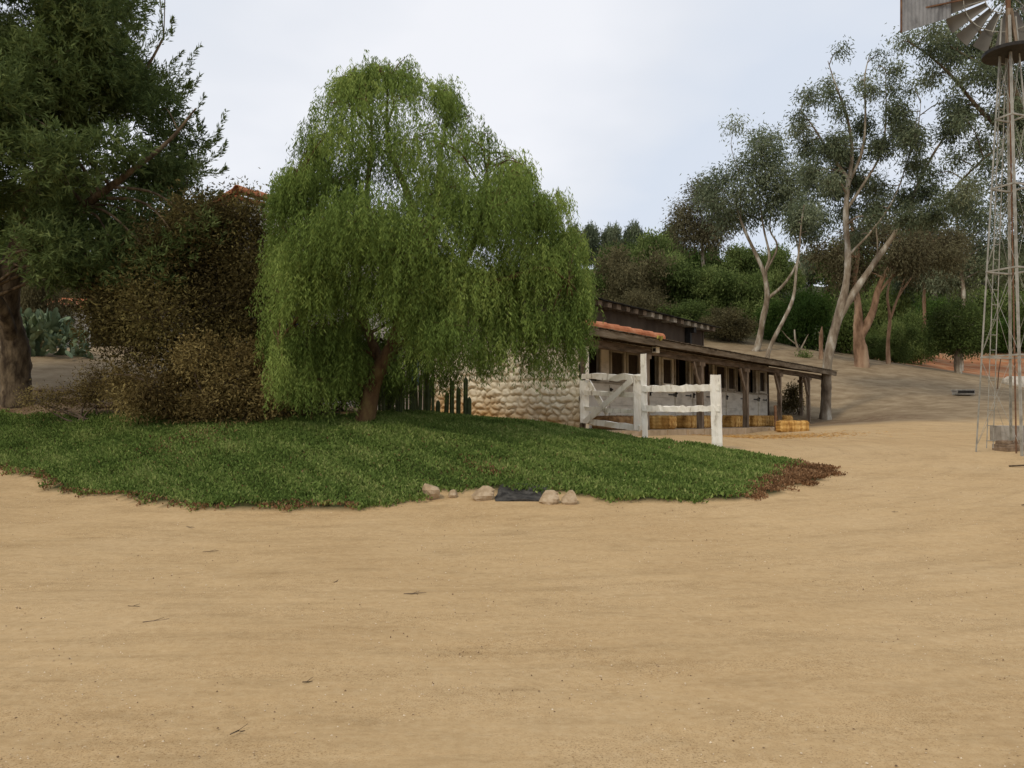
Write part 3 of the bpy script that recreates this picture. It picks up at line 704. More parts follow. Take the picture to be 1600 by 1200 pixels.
# K distant loose crowns between
euc('eucalyptus_tree', 'loose grey green gum tree seen between the diagonal limb and the windmill', 72, (1500,570),
    [[(1502,520,.3),(1505,450,.25),(1500,390,.2),(1495,340,.12),(1500,300,.06)], [(1500,390,.12),(1470,350,.08),(1450,330,.04)], [(1500,390,.12),(1530,360,.08),(1545,330,.04)]],
    [(1500,300,22),(1480,330,26),(1510,340,30),(1460,345,24),(1535,345,26),(1495,370,32),(1530,385,30),(1465,385,28),(1500,415,34),(1545,420,30),(1565,380,26),(1440,365,20),(1520,440,30),(1585,430,30),(1600,400,30),(1475,430,26)],
    1500, 12, L=.32, Wd=.09, sp=.5)
euc('eucalyptus_tree', 'greyish loose gum tree on the ridge left of the pale forked gum tree', 90, (1100,470),
    [[(1099,440,.25),(1098,380,.22),(1096,340,.16),(1090,310,.08)], [(1098,380,.1),(1120,345,.07),(1130,320,.04)]],
    [(1090,305,22),(1110,320,24),(1070,330,20),(1085,350,28),(1120,350,26),(1060,350,18),(1105,375,26),(1070,375,20),(1135,345,20)], 950, 12, leafm='eucbrown', L=.38, Wd=.11, sp=.55)

# --- hillside bushes and trees: shared crowns, own objects
def unit_bush(leafm, n, per, L, seedblobs, trunk=True, sp=.07, bark='bark'):
    bl = []
    for _ in range(seedblobs):
        a = random.uniform(0, 6.28); r = random.uniform(.1, .78); z = random.uniform(.3, .92)
        bl.append((r * cos(a), r * sin(a), z, random.uniform(.16, .38), random.uniform(.16, .38), random.uniform(.09, .2)))
    bl.append((0, 0, .5, .5, .5, .36)); bl.append((0, 0, .28, .75, .75, .22))
    limbs = [[(0,0,-.12,.06),(.02,.01,.2,.045),(.05,.0,.5,.03),(0,.05,.8,.01)], [(.02,.01,.15,.04),(-.25,.1,.4,.025),(-.4,.1,.6,.01)], [(.02,.01,.15,.04),(.25,-.1,.4,.025),(.4,-.2,.6,.01)]]
    return make_tree('bush', 'x', 'bush', (0,0,0), limbs, bl, leafm, M[bark], n, per, L, L * .42, sp, 'lance', twigs=.04, twr=.008, sides=5, down=.1, shell=.5)
def unit_loose(leafm, n, per, L, sp=.05):
    bl = []
    for _ in range(16):
        a = random.uniform(0, 6.28); r = random.uniform(.05, .7); z = random.uniform(.45, .92)
        s = random.uniform(.14, .26); bl.append((r * cos(a), r * sin(a), z, s, s, s * .55))
    limbs = [[(0,0,-.12,.05),(.03,.01,.3,.04),(.0,.0,.6,.03),(0,.05,.9,.01)], [(.02,.01,.3,.035),(-.3,.1,.55,.02),(-.5,.1,.75,.01)], [(.02,.01,.4,.03),(.3,-.1,.6,.02),(.4,-.2,.8,.01)]]
    return make_tree('bush', 'x', 'tree', (0,0,0), limbs, bl, leafm, M['eucbark'], n, per, L, L * .3, sp, 'lance', twigs=.08, twr=.008, sides=5, down=.4, shell=.55)
K = {'g': unit_bush(M['bushgreen'], 1500, 12, .075, 13), 'g2': unit_bush(M['bushgreen'], 1500, 12, .07, 15),
     'b': unit_bush(M['bushbrown'], 1300, 12, .065, 13), 'y': unit_bush(M['bushbright'], 1500, 12, .07, 12),
     'e': unit_loose(M['euc'], 1100, 12, .085), 'e2': unit_loose(M['euc'], 900, 12, .085)}
HB = [ # px, py_top, Y, width_px, kind, label
 (905,350,120,80,'e','loose gum tree on the skyline just right of the drooping tree'),
 (962,338,122,70,'e2','tall rounded gum tree on the skyline above the dark upper roof'),
 (1000,345,118,60,'e','gum tree second from the left in the skyline row behind the stable'),
 (1048,345,118,55,'g2','dark round tree on the skyline left of the greyish loose gum tree'),
 (1020,372,104,90,'g','mid green bush below the skyline gum trees'),
 (960,392,100,90,'g2','green bush low on the hill right beside the drooping tree'),
 (1085,380,108,90,'y','bright green bush under the greyish loose gum tree'),
 (1150,385,104,90,'g','dark green bush behind the limbs of the pale forked gum tree'),
 (1215,378,112,80,'g2','dark green tree filling the gap right of the pale forked gum tree'),
 (1270,372,116,80,'e2','dark gum tree on the skyline left of the tallest gum tree'),
 (1330,388,112,90,'g','dark tree on the hillside behind the tallest gum tree'),
 (1400,392,116,100,'g2','shadowy tree on the hillside behind the diagonal limb'),
 (1465,400,118,90,'e','gum tree on the far slope right of the diagonal limb'),
 (1530,392,120,90,'g','dark tree on the far slope left of the windmill'),
 (1595,388,118,100,'g2','dark tree on the far slope behind the windmill legs'),
 (1655,380,118,100,'g','dark tree on the far slope at the right edge'),
 (985,400,82,130,'b','large brown leaved bush directly above the dark upper roof'),
 (1055,405,84,120,'g','olive bush below the bright green bush on the hill'),
 (925,430,84,100,'g2','green bush tucked behind the right side of the drooping tree'),
 (1120,425,82,110,'g','dull green bush between the olive bush and the pale forked gum tree'),
 (1180,420,80,100,'g2','dark bush behind the trunk of the pale forked gum tree'),
 (1010,455,70,100,'b','low brown bush touching the far ridge of the dark upper roof'),
 (1075,470,68,100,'g2','low green bush behind the end of the dark upper roof'),
 (1140,478,66,90,'b','yellowish brown bush just above the middle of the porch roof'),
 (1265,448,70,105,'y','bright green bush between the pale forked gum tree and the tallest gum tree'),
 (1215,470,72,70,'y','small bright bush behind the thin grey leaning trunk'),
 (1330,470,74,90,'g2','dark bush in the gap between the tallest gum tree and the thick tan trunk'),
 (1375,440,80,90,'g','dark bush behind the fork of the thick tan trunk'),
 (1420,480,71,80,'g2','green bush right of the slender forked gum tree'),
 (1400,500,66,60,'g','low dark bush at the foot of the slender forked gum tree'),
 (1365,520,64,60,'g2','lowest dark bush beside the foot of the thick tan trunk'),
 (1460,455,92,90,'y','bright leafy bush behind the pinkish trunk'),
 (1530,455,96,110,'g','broad green bush above the small round tree'),
 (1590,460,92,100,'g2','green bush seen through the windmill legs'),
 (1640,470,88,90,'g','green bush at the right edge behind the windmill'),
 (1560,490,90,80,'y','rounded bright bush left of the windmill legs'),
 (1435,505,82,60,'g','small bush at the foot of the pinkish trunk'),
 (75,330,42,150,'g2','tall green bush filling the gap behind the prickly pear'),
 (150,352,40,130,'b','tall brownish bush right behind the prickly pear'),
 (60,400,34,90,'b','low brownish bush touching the right side of the thick trunk'),
 (20,320,46,150,'g','tallest bush in the dark behind the thick trunk'),
 (-30,375,44,140,'g','green bush behind the thick trunk at the left edge'),
 (100,420,46,120,'b','brownish bush behind the prickly pear'),
 (190,410,42,110,'g2','dark bush right of the prickly pear'),
]
used = set()
for (px_, top, Yb, wpx, kd, lab) in HB:
    src = K[kd]
    if kd in used: o = copytree(src)
    else: o = src; used.add(kd)
    X_ = (px_ - 800) / F * Yb; z0 = h(X_, Yb); zt = W(px_, top, Yb)[2]
    r = wpx / 2 * Yb / F * 1.15
    hh = max(zt - z0, r * .9)
    o.location = (X_, Yb, z0 - .03 * hh); o.scale = (r * random.uniform(.9, 1.1), r, hh / 1.02 * random.uniform(.88, 1.1)); o.rotation_euler = (0, 0, random.uniform(0, 6.28))
    o.name = 'gum_tree' if kd[0] == 'e' else 'bush'
    o['label'] = lab; o['category'] = 'tree' if ('tree' in lab.split(' on')[0].split(' behind')[0].split(' beside')[0]) else 'bush'
    o['group'] = 'trees and bushes on the hillside' if px_ > 300 else 'bushes behind the thick trunk'
# G: the small round tree on the slope
o = copytree(K['y']); X_ = (1498 - 800) / F * 60; z0 = h(X_, 60)
COLz = W(1498, 478, 60)[2]
root = make_tree('round_tree', 'small round green tree with short mottled trunk on the red slope left of the windmill', 'tree', (X_, 60, z0),
    [[(X_, 60, z0 - .1, .42), (X_, 60, z0 + .8, .36), (X_ + .1, 60, z0 + 1.7, .3), (X_, 60, z0 + 3.2, .12)]],
    [PB(1498,510,60,34), PB(1475,520,60,26), PB(1522,520,60,26), PB(1500,535,60,32,32,18), PB(1465,535,60,18), PB(1535,535,60,18), PB(1500,492,60,22), PB(1480,500,59,22), PB(1518,500,61,22)],
    M['bushgreen'], M['eucbark'], 1700, 13, .22, .08, .22, 'lance', twr=.03)
for ch in list(o.children): bpy.data.objects.remove(ch)
bpy.data.objects.remove(o)

# weed by the porch end
shrub('dry_weed', 'small dry grey green weed bush beyond the end of the porch', 43, [(1235,620,10),(1242,632,10),(1228,634,8),(1240,608,6)], M['olive'], 260, 10, .16, .035, 1238, twigs=.8, cat='weed', dj=.2, sp=.12)

# ------------------------------------------------------------------ the stable
U = np.array([.569, .822]); OX, OY = -.27, 23.6
BR = atan2(.822, .569)
def t_at(px, yl=0.0):
    a = (px - 800) / F; ox, oy = OX - .822 * yl, OY + .569 * yl
    return (a * oy - ox) / (.569 - a * .822)
def loc2w(t, y, z=0): return (OX + .569 * t - .822 * y, OY + .822 * t + .569 * y, z)
barn = thing('stable', 'long whitewashed horse stable with wooden porch roof and dark upper roof behind the gate', 'stable', (OX, OY, 0), BR)
FZ = 1.28
def part(b, name, m, parent=barn, **k): return b.build(name, m, parent, **k)
# stone end wall (height field of rounded stones)
def stone_wall():
    y0, y1, z0 = -2.3, 3.1, .9
    ny_, nz_ = 250, 165
    yy, ft = np.meshgrid(np.linspace(y0, y1, ny_), np.linspace(0, 1, nz_))
    top = 3.86 + .17 * (yy + 2.8); zz = z0 + ft * (top - z0)
    seeds = []; z = z0
    while z < 5.0:
        rh = random.uniform(.15, .27); y = y0 - random.uniform(0, .3)
        while y < y1 + .3:
            w = random.choice((random.uniform(.14, .26), random.uniform(.26, .55))); seeds.append((y + w / 2, z + rh / 2 + random.uniform(-.05, .05), w / rh * .8, random.random())); y += w
        z += rh * random.uniform(.9, 1)
    sd = np.array(seeds); p = np.stack([yy.ravel(), zz.ravel()], -1)
    p = p + np.stack([np.sin(p[:, 1] * 17 + p[:, 0] * 5) + np.sin(p[:, 1] * 41 + p[:, 0] * 23) * .5, np.sin(p[:, 0] * 15 + p[:, 1] * 4) + np.sin(p[:, 0] * 37 - p[:, 1] * 19) * .5], -1) * .022
    out = np.empty(len(p)); tn = np.empty(len(p))
    for i in range(0, len(p), 8000):
        q = p[i:i+8000]
        d = np.hypot((q[:, 0:1] - sd[:, 0]) / np.maximum(sd[:, 2], .8), q[:, 1:2] - sd[:, 1])
        k = np.argpartition(d, 1, axis=1)[:, :2]; dd = np.take_along_axis(d, k, 1); o = np.argsort(dd, 1)
        dd = np.take_along_axis(dd, o, 1); k = np.take_along_axis(k, o, 1)
        e = np.clip((dd[:, 1] - dd[:, 0]) / .11, 0, 1); e = e * e * (3 - 2 * e)
        out[i:i+8000] = e * (.04 + .06 * sd[k[:, 0], 3]) + np.sin(q[:, 0] * 40 + sd[k[:, 0], 3] * 9) * .003
        tn[i:i+8000] = .15 + .85 * e * (.6 + .4 * sd[k[:, 0], 3])
    b = MB(); v = np.stack([.34 - out, p[:, 0] * 0 + yy.ravel(), zz.ravel()], -1)
    i = np.arange(nz_ - 1)[:, None] * ny_; j = np.arange(ny_ - 1)[None]
    b.add(v, np.stack([i + j + 1, i + j, i + ny_ + j, i + ny_ + j + 1], -1).reshape(-1, 4), tn)
    # thickness and return face
    b.add([(.345, y0, z0), (.8, y0, z0), (.8, y0, 3.9), (.345, y0, 3.9)], [(0, 1, 2, 3)], .8)
    b.add([(.8, y0, z0), (.8, y1, z0), (.8, y1, 4.8), (.8, y0, 3.9)], [(0, 1, 2, 3)], .8)
    m = bpy.data.materials.new('whitewashed_fieldstone'); m.use_nodes = True
    nt = m.node_tree; nd = nt.nodes; lk = nt.links; bs = nd['Principled BSDF']; bs.inputs['Roughness'].default_value = .9
    tc = nd.new('ShaderNodeTexCoord'); at = nd.new('ShaderNodeAttribute'); at.attribute_name = 'tone'
    r1 = nd.new('ShaderNodeValToRGB'); r1.color_ramp.elements[0].color = (.60, .53, .40, 1); r1.color_ramp.elements[1].color = (.82, .75, .60, 1)
    r1.color_ramp.elements[1].position = .6
    lk.new(at.outputs['Fac'], r1.inputs[0])
    sx = nd.new('ShaderNodeSeparateXYZ'); lk.new(tc.outputs['Object'], sx.inputs[0])
    nz = nd.new('ShaderNodeTexNoise'); nz.inputs['Scale'].default_value = 2.2; nz.inputs['Detail'].default_value = 6; lk.new(tc.outputs['Object'], nz.inputs['Vector'])
    ma = nd.new('ShaderNodeMath'); ma.operation = 'MULTIPLY_ADD'; ma.inputs[1].default_value = 1.6; lk.new(nz.outputs['Fac'], ma.inputs[0])
    yk = nd.new('ShaderNodeMath'); yk.operation = 'MULTIPLY_ADD'; yk.inputs[1].default_value = .16; lk.new(sx.outputs['Y'], yk.inputs[0]); yk.inputs[2].default_value = 1.55
    sb = nd.new('ShaderNodeMath'); sb.operation = 'SUBTRACT'; lk.new(yk.outputs[0], sb.inputs[0]); lk.new(sx.outputs['Z'], sb.inputs[1]); lk.new(sb.outputs[0], ma.inputs[2])
    mr = nd.new('ShaderNodeMapRange'); mr.inputs[1].default_value = .0; mr.inputs[2].default_value = .9; lk.new(ma.outputs[0], mr.inputs[0])
    mx = nd.new('ShaderNodeMix'); mx.data_type = 'RGBA'; lk.new(mr.outputs[0], mx.inputs[0]); lk.new(r1.outputs[0], mx.inputs[6])
    r2 = nd.new('ShaderNodeValToRGB'); r2.color_ramp.elements[0].color = (.36, .22, .09, 1); r2.color_ramp.elements[1].color = (.66, .45, .21, 1)
    lk.new(at.outputs['Fac'], r2.inputs[0]); lk.new(r2.outputs[0], mx.inputs[7]); lk.new(mx.outputs[2], bs.inputs['Base Color'])
    n2 = nd.new('ShaderNodeTexNoise'); n2.inputs['Scale'].default_value = 25; bp = nd.new('ShaderNodeBump'); bp.inputs['Strength'].default_value = .3
    bp.inputs['Distance'].default_value = .03
    lk.new(tc.outputs['Object'], n2.inputs['Vector']); lk.new(n2.outputs['Fac'], bp.inputs['Height']); lk.new(bp.outputs[0], bs.inputs['Normal'])
    part(b, 'stone_wall', m, smooth=True)
stone_wall()
# stall front with real openings
SZ, TZ = 2.86, 3.98
OPEN = [(909,937,'o'),(952,974,'s'),(978,998,'s'),(1012,1028,'o'),(1033,1050,'s'),(1053,1076,'o'),(1080,1092,'s'),(1098,1112,'o'),
        (1117,1133,'s'),(1136,1148,'s'),(1150,1161,'o'),(1168,1180,'o'),(1185,1195,'s')]
ops = [(t_at(a), t_at(b_), k) for a, b_, k in OPEN]
T0, T1 = .8, 22.85
b = MB()
b.box(((T0 + T1) / 2, .06, (SZ + FZ) / 2), (T1 - T0, .12, SZ - FZ))
b.box(((T0 + T1) / 2, .06, (TZ + 4.42) / 2), (T1 - T0, .12, 4.42 - TZ))
prev = T0
for a, c, k_ in ops:
    if a - prev > .02: b.box(((prev + a) / 2, .06, (SZ + TZ) / 2), (a - prev, .118, TZ - SZ - .002))
    prev = c
b.box(((prev + T1) / 2, .06, (SZ + TZ) / 2), (T1 - prev, .118, TZ - SZ - .002))
part(b, 'stall_wall', M['whitewall'])
b = MB(); b.box(((T0 + T1) / 2, -.015, TZ + .08), (T1 - T0 - .1, .03, .14)); part(b, 'lintel', M['greyframe'])
b = MB(); b.box(((T0 + T1) / 2, -.02, SZ - .04), (T1 - T0 - .1, .04, .07)); part(b, 'sill', M['greyframe'])
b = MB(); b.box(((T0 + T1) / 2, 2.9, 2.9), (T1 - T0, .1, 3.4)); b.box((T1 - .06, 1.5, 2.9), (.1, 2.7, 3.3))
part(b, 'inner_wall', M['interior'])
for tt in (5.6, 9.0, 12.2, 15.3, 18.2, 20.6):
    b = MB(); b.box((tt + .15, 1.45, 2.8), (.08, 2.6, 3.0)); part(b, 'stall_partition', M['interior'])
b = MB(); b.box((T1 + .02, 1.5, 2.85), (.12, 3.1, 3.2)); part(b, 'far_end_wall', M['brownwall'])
for a, c, k_ in ops:
    w = c - a; m_ = (a + c) / 2
    if k_ == 's':
        f = MB(); e = .09
        for (cx, dx, cz, dz) in ((a + e/2, e, (SZ+TZ)/2, TZ-SZ-.02), (c - e/2, e, (SZ+TZ)/2, TZ-SZ-.02), (m_, w-2*e, SZ+.01+e/2, e), (m_, w-2*e, TZ-.01-e/2, e)):
            f.box((cx, -.03, cz), (dx, .07, dz))
        fo = part(f, 'window', M['whitewall'] if random.random() < .5 else M['greyframe'])
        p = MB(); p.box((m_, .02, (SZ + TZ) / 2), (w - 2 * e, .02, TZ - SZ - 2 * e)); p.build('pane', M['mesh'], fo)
    else:
        for cx in (a + .03, c - .03):
            f = MB(); f.box((cx, -.03, (SZ + TZ) / 2), (.06, .07, TZ - SZ - .02)); part(f, 'door_jamb', M['greyframe'])
# lower half doors with seams, hinges and latches
for (pa, pb_) in ((952,1000),(1014,1052),(1054,1078),(1082,1110),(1134,1162),(1164,1182),(1184,1196)):
    a, c = t_at(pa), t_at(pb_)
    d = MB(); nb = 4
    for q in range(nb):
        zc = FZ + .1 + (SZ - FZ - .2) * (q + .5) / nb
        d.box(((a + c) / 2, -.02, zc), (c - a, .036, (SZ - FZ - .2) / nb - .012), jit=.003)
    do = part(d, 'half_door', M['whitewall'])
    for zh in (SZ - .32, FZ + .35):
        hn = MB(); hn.box((c - .28, -.05, zh), (.5, .02, .05)); hn.box((c - .02, -.05, zh), (.06, .03, .12)); hn.build('hinge', M['black'], do)
    lt = MB(); lt.box((a + .06, -.06, SZ - .26), (.14, .05, .06)); lt.box((a + .02, -.055, SZ - .3), (.05, .05, .2)); lt.build('latch', M['black'], do)
# porch floor
b = MB(); n_ = 30
for q in range(n_):
    x0 = .9 + (22.0) * q / n_; b.box((x0 + 22.0 / n_ / 2, -1.45 + random.uniform(-.05, .05), FZ - .3), (22.0 / n_ + .001, 2.9, .6))
part(b, 'porch_floor', M['slab'])
# porch roof
EY, EZ, SL = -2.8, 4.0, .17
ta, tb_ = -.35, 25.0
th = math.atan(SL); RX = np.array([[1,0,0],[0,cos(th),-sin(th)],[0,sin(th),cos(th)]])
b = MB(); yw = 3.05 - EY; cy = (3.05 + EY) / 2
b.box(((ta + tb_) / 2, cy, EZ - .04 + SL * (cy - EY)), (tb_ - ta, yw / cos(th), .05), RX)
x = ta
while x < tb_:                     # ragged shakes along the eave and up the roof
    w = random.uniform(.12, .26); w = min(w, tb_ - x + .01)
    for r_ in range(3):
        L_ = .55; yc = EY - .05 + random.uniform(-.03, .03) + L_ / 2 + r_ * .42
        b.box((x + w / 2, yc, EZ + .015 + SL * (yc - EY) + r_ * .004 + random.uniform(0, .012)), (w - .01, L_, .022), RX)
    x += w
part(b, 'porch_roof', M['shake'])
b = MB(); x = ta
while x < tb_:
    L_ = min(4.2, tb_ - x); zf = random.uniform(-.012, .012)
    b.beam((x, EY + .02, EZ - .12 + zf), (x + L_ - .01, EY + .02, EZ - .12 + zf + random.uniform(-.015, .015)), .04, .17, seg=14, jit=.004, wave=.004); x += L_
part(b, 'fascia', M['fascia'])
x = .9
while x < tb_:
    b = MB(); b.beam((x, EY + .06, EZ - .15), (x, .2 if x < T1 else -.4, EZ - .15 + SL * (2.9 if x < T1 else 2.3)), .06, .13); part(b, 'rafter', M['darkwood']); x += .62
b = MB(); b.beam((.5, -2.3, 3.66), (24.7, -2.3, 3.66), .12, .2, seg=40, jit=.006); part(b, 'beam', M['darkwood'])
b = MB(); b.beam((.9, -1.2, 3.93), (24.6, -1.2, 3.9), .1, .14, seg=8, jit=.006); part(b, 'beam', M['darkwood'])
b = MB(); b.beam((22.95, .0, 3.93), (24.9, .0, 3.93), .12, .2); part(b, 'beam', M['darkwood'])
for n_, (t_, y_, br) in enumerate([(t_at(1008, -2.3), -2.3, 0), (t_at(1094, -2.3), -2.3, 1), (t_at(1165, -2.3), -2.3, 1), (t_at(1218, -2.3), -2.3, 1), (t_at(1263, -2.3), -2.3, 1), (24.2, -1.25, 0)]):
    zb = min(FZ, float(h(*loc2w(t_, y_)[:2]))) - .1
    b = MB(); b.beam((t_, y_, zb), (t_, y_, 3.56 if y_ < -2 else 3.85), .19 if n_ < 3 else .15, .19 if n_ < 3 else .15, seg=10, jit=.006)
    b.box((t_, y_, 3.50), (.5, .2, .13))
    po = part(b, 'porch_post', M['postwood'])
    if br:
        q = MB(); q.beam((t_ - .08, y_, 2.75), (t_ - .62, y_, 3.55), .09, .12, seg=4, jit=.008); q.build('brace', M['postwood'], po)
# downspout at the stone corner, small lamp box on the beam
b = MB(); b.beam((.36, -2.38, 1.0), (.36, -2.38, 3.8), .09, .09, seg=8, jit=.005); part(b, 'corner_post', M['darkwood'])
tl = t_at(1024, -2.42)
b = MB(); b.box((tl, -2.45, 3.72), (.22, .14, .18))
lo = part(b, 'porch_lamp', M['whitewall']); b = MB(); b.box((tl - .115, -2.45, 3.72), (.012, .09, .1)); b.build('lens', M['black'], lo)
# terracotta barrel tiles on the eave near the corner
for q in range(7):
    a = -.55 + q * .72
    b = MB(); npt = 9; th_ = np.linspace(-.25, pi + .25, npt); vs = []
    for (x, r) in ((a, .125), (a + .76, .155), (a + .76, .135), (a, .105)):
        for t2 in th_: vs.append((x, EY + .10 + r * cos(t2), EZ + .06 + r * sin(t2) + random.uniform(-.001, .001)))
    fs = []
    for s_ in range(4):
        s2 = (s_ + 1) % 4
        for j_ in range(npt - 1): fs.append((s_*npt+j_, s2*npt+j_, s2*npt+j_+1, s_*npt+j_+1))
    b.add(vs, fs); part(b, 'eave_tile', M['tile'], smooth=False)
b = MB()
for q in range(5):
    b.box((3.98 + random.uniform(0, .3), EY + .04 + random.uniform(-.03, .05), EZ + .03 + random.uniform(-.04, .06)), (.16, .14, .10), jit=.02)
part(b, 'moss_clump', mat('yellow_moss', [(.20,.17,.03), (.35,.30,.06)], 8))
# upper building behind the porch: brown clerestory wall and rafter tails
b = MB(); b.box(((.34 + 22.3) / 2, 3.2, 5.2), (21.96, .14, 2.0)); b.box((22.25, 6, 4.2), (.14, 5.8, 4.2)); part(b, 'upper_wall', M['brownwall'])
b = MB(); th2 = .2; R2 = np.array([[1,0,0],[0,cos(th2),-sin(th2)],[0,sin(th2),cos(th2)]])
b.box((11.4, 5.2, 6.33 + .2 * 2.7 + .01), (23.2, 5.6, .06), R2); x = -.2
while x < 23.0:
    w = random.uniform(.2, .4); b.box((x + w / 2, 2.6 + random.uniform(-.04, .04), 6.36), (w - .01, .5, .03), R2); x += w
part(b, 'upper_roof', M['black'])
x = .6
while x < 22.8:
    b = MB(); b.beam((x, 2.50, 6.19), (x, 3.13, 6.22), .34, .2, jit=.006); part(b, 'rafter_tail', M['greyframe'] if random.random() < .6 else M['postwood']); x += .80
b = MB(); b.box((20.0, 2.95, 5.5), (.2, .25, 1.35)); b.box((20.1, 2.8, 6.0), (.3, .3, .3)); part(b, 'roof_bracket', M['black'])
# taller near block: cream stucco with tile edge
b = MB(); b.box((-3.05, 3.2, 3.6), (6.8, .2, 6.4)); b.box((-6.4, 4.7, 3.1), (.2, 2.8, 5.6)); b.box((.36, 4.7, 4.8), (.2, 2.8, 1.6)); b.box((-3.05, 6.2, 3.1), (6.8, .2, 5.6)); part(b, 'stucco_wall', M['stucco'])
th3 = -.2; b = MB(); b.box((-3.05, 4.7, 6.86 - .2 * 1.6), (7.0, 3.3, .1), np.array([[1,0,0],[0,cos(th3),-sin(th3)],[0,sin(th3),cos(th3)]])); part(b, 'near_roof', M['tile'])
def tile_row(p0, p1, n_, r=.14):
    p0 = np.array(p0, float); p1 = np.array(p1, float); d = (p1 - p0) / n_; dn = d / np.linalg.norm(d); sd = np.cross(dn, (0, 0, 1)); sd /= np.linalg.norm(sd); up = np.cross(sd, dn)
    for q in range(n_):
        a = p0 + d * q; b = MB(); npt = 9; vs = []
        for (kx, rr) in ((0, r * .86), (1.06, r * 1.05), (1.06, r * .92), (0, r * .74)):
            for t2 in np.linspace(-.2, pi + .2, npt): vs.append(a + d * kx + sd * rr * cos(t2) + up * rr * sin(t2))
        fs = []
        for s_ in range(4):
            s2 = (s_ + 1) % 4
            for j_ in range(npt - 1): fs.append((s_*npt+j_, s2*npt+j_, s2*npt+j_+1, s_*npt+j_+1))
        b.add(vs, fs); part(b, 'ridge_tile', M['tile'])
        if q % 2 == 0:
            b = MB(); c = a + d * 1.03
            b.tube([c + sd * r * 1.07 * cos(t2) + up * r * 1.07 * sin(t2) for t2 in np.linspace(-.1, pi + .1, 8)], .014, 5); part(b, 'mortar_band', M['mortar'])
tile_row((.4, 3.06, 6.95), (-6.55, 3.06, 7.0), 12)
tile_row((-6.5, 5.9, 6.42), (-6.5, 3.2, 6.96), 4)
for (pxs, z0_, z1_, w) in ((402, 4.2, 5.3, .8), (448, 3.6, 4.6, .7), (648, 2.6, 3.5, .3)):
    t_ = t_at(pxs, 3.08)
    b = MB(); b.box((t_, 3.07, (z0_ + z1_) / 2), (w, .07, z1_ - z0_)); wo = part(b, 'blue_shutter', M['blue'])
    b = MB()
    for zz in np.linspace(z0_ + .1, z1_ - .1, 8): b.box((t_, 3.025, zz), (w - .16, .03, .05))
    b.build('slat', M['blue'], wo)

# ------------------------------------------------------------------ gate and rail fence
gl = np.array([1.86, 22.4]); gr = np.array([3.02, 19.95])
zl, zr = 1.5, 1.36
gate = thing('farm_gate', 'white wooden farm gate with crossed braces between the stone corner and the fence', 'gate', (gl[0], gl[1], zl))
def GP(k, z):      # k 0..1 along gate, z above its foot
    p = gl + (gr - gl) * k; return np.array([p[0], p[1], zl + (zr - zl) * k + z])
def gpart(a, b_, w, t, name, off=0, seg=8, jit=.006, wave=.0):
    nrm = np.array([-(gr - gl)[1], (gr - gl)[0], 0]); nrm = nrm / np.linalg.norm(nrm) * -1
    m_ = MB(); m_.beam(a - nrm * off, b_ - nrm * off, t, w, seg=seg, jit=jit, wave=wave, up=(0, 0, 1)); return m_.build(name, M['white'], gate, (gl[0], gl[1], zl))
gpart(GP(.03, .02), GP(.03, 1.12), .22, .05, 'stile')
for ch in (): pass
gpart(GP(.955, -.02), GP(.955, 1.24), .20, .05, 'stile')
gpart(GP(0, 1.24), GP(1, 1.21), .15, .06, 'rail', wave=.008, jit=.012)
gpart(GP(.05, .80), GP(.93, .80), .12, .04, 'rail', .0, jit=.009)
gpart(GP(.05, .38), GP(.93, .40), .10, .04, 'rail', .0, jit=.009)
gpart(GP(.03, .06), GP(.98, .02), .14, .05, 'rail', .0, jit=.009)
gpart(GP(.10, .06), GP(.90, 1.16), .16, .03, 'brace', -.055)
gpart(GP(.08, 1.08), GP(.42, .30), .16, .03, 'brace', .055)
b = MB(); b.box(GP(.0, 1.16), (.05, .05, .1)); b.box(GP(.0, .1), (.05, .05, .1)); b.build('hinge', M['black'], gate, (gl[0], gl[1], zl))
fp1 = W(1008, 672, 19.75); fp2 = W(1121, 697, 18.9); 
fence = thing('rail_fence', 'short white two rail fence with peeling paint between two posts in front of the stable', 'fence', (fp2[0], fp2[1], h(fp2[0], fp2[1])))
fo = tuple(fence.location)
def fpost(p, top, w):
    b = MB(); zb = h(p[0], p[1]) - .15; zt = W(0, top, p[1])[2]
    b.beam((p[0], p[1], zb), (p[0] - .03, p[1], zt), w, w, seg=12, jit=.005, up=(.3, 1, 0))
    return b.build('post', M['white'], fence, fo)
fpost(fp1, 553, .125); fpost(fp2, 586, .225)
for (ya, yb_, t_) in ((607, 605, .15), (638, 638, .13)):
    a = W(1003, ya, 19.72); c = W(1124, yb_, 18.78); m_ = (a + c) / 2 - np.array([0, 0, .02])
    b = MB(); pts = curve([a, m_, c], 12)
    vs = []; 
    for q in pts:
        hw = t_ / 2; vs += [q + (0, -.04, -hw + rng.normal(0, .006)), q + (.0, .05, -hw + rng.normal(0, .01)), q + (0, .05, hw + rng.normal(0, .012)), q + (0, -.04 + rng.normal(0, .01), hw + rng.normal(0, .014))]
    fs = [(0,1,2,3), tuple(len(vs) - 4 + np.array([3,2,1,0]))]
    for q in range(len(pts) - 1):
        for j_ in range(4):
            k_ = (j_ + 1) % 4; fs.append((q*4+j_, q*4+k_, q*4+4+k_, q*4+4+j_))
    b.add(vs, fs); b.build('rail', M['white'], fence, fo)

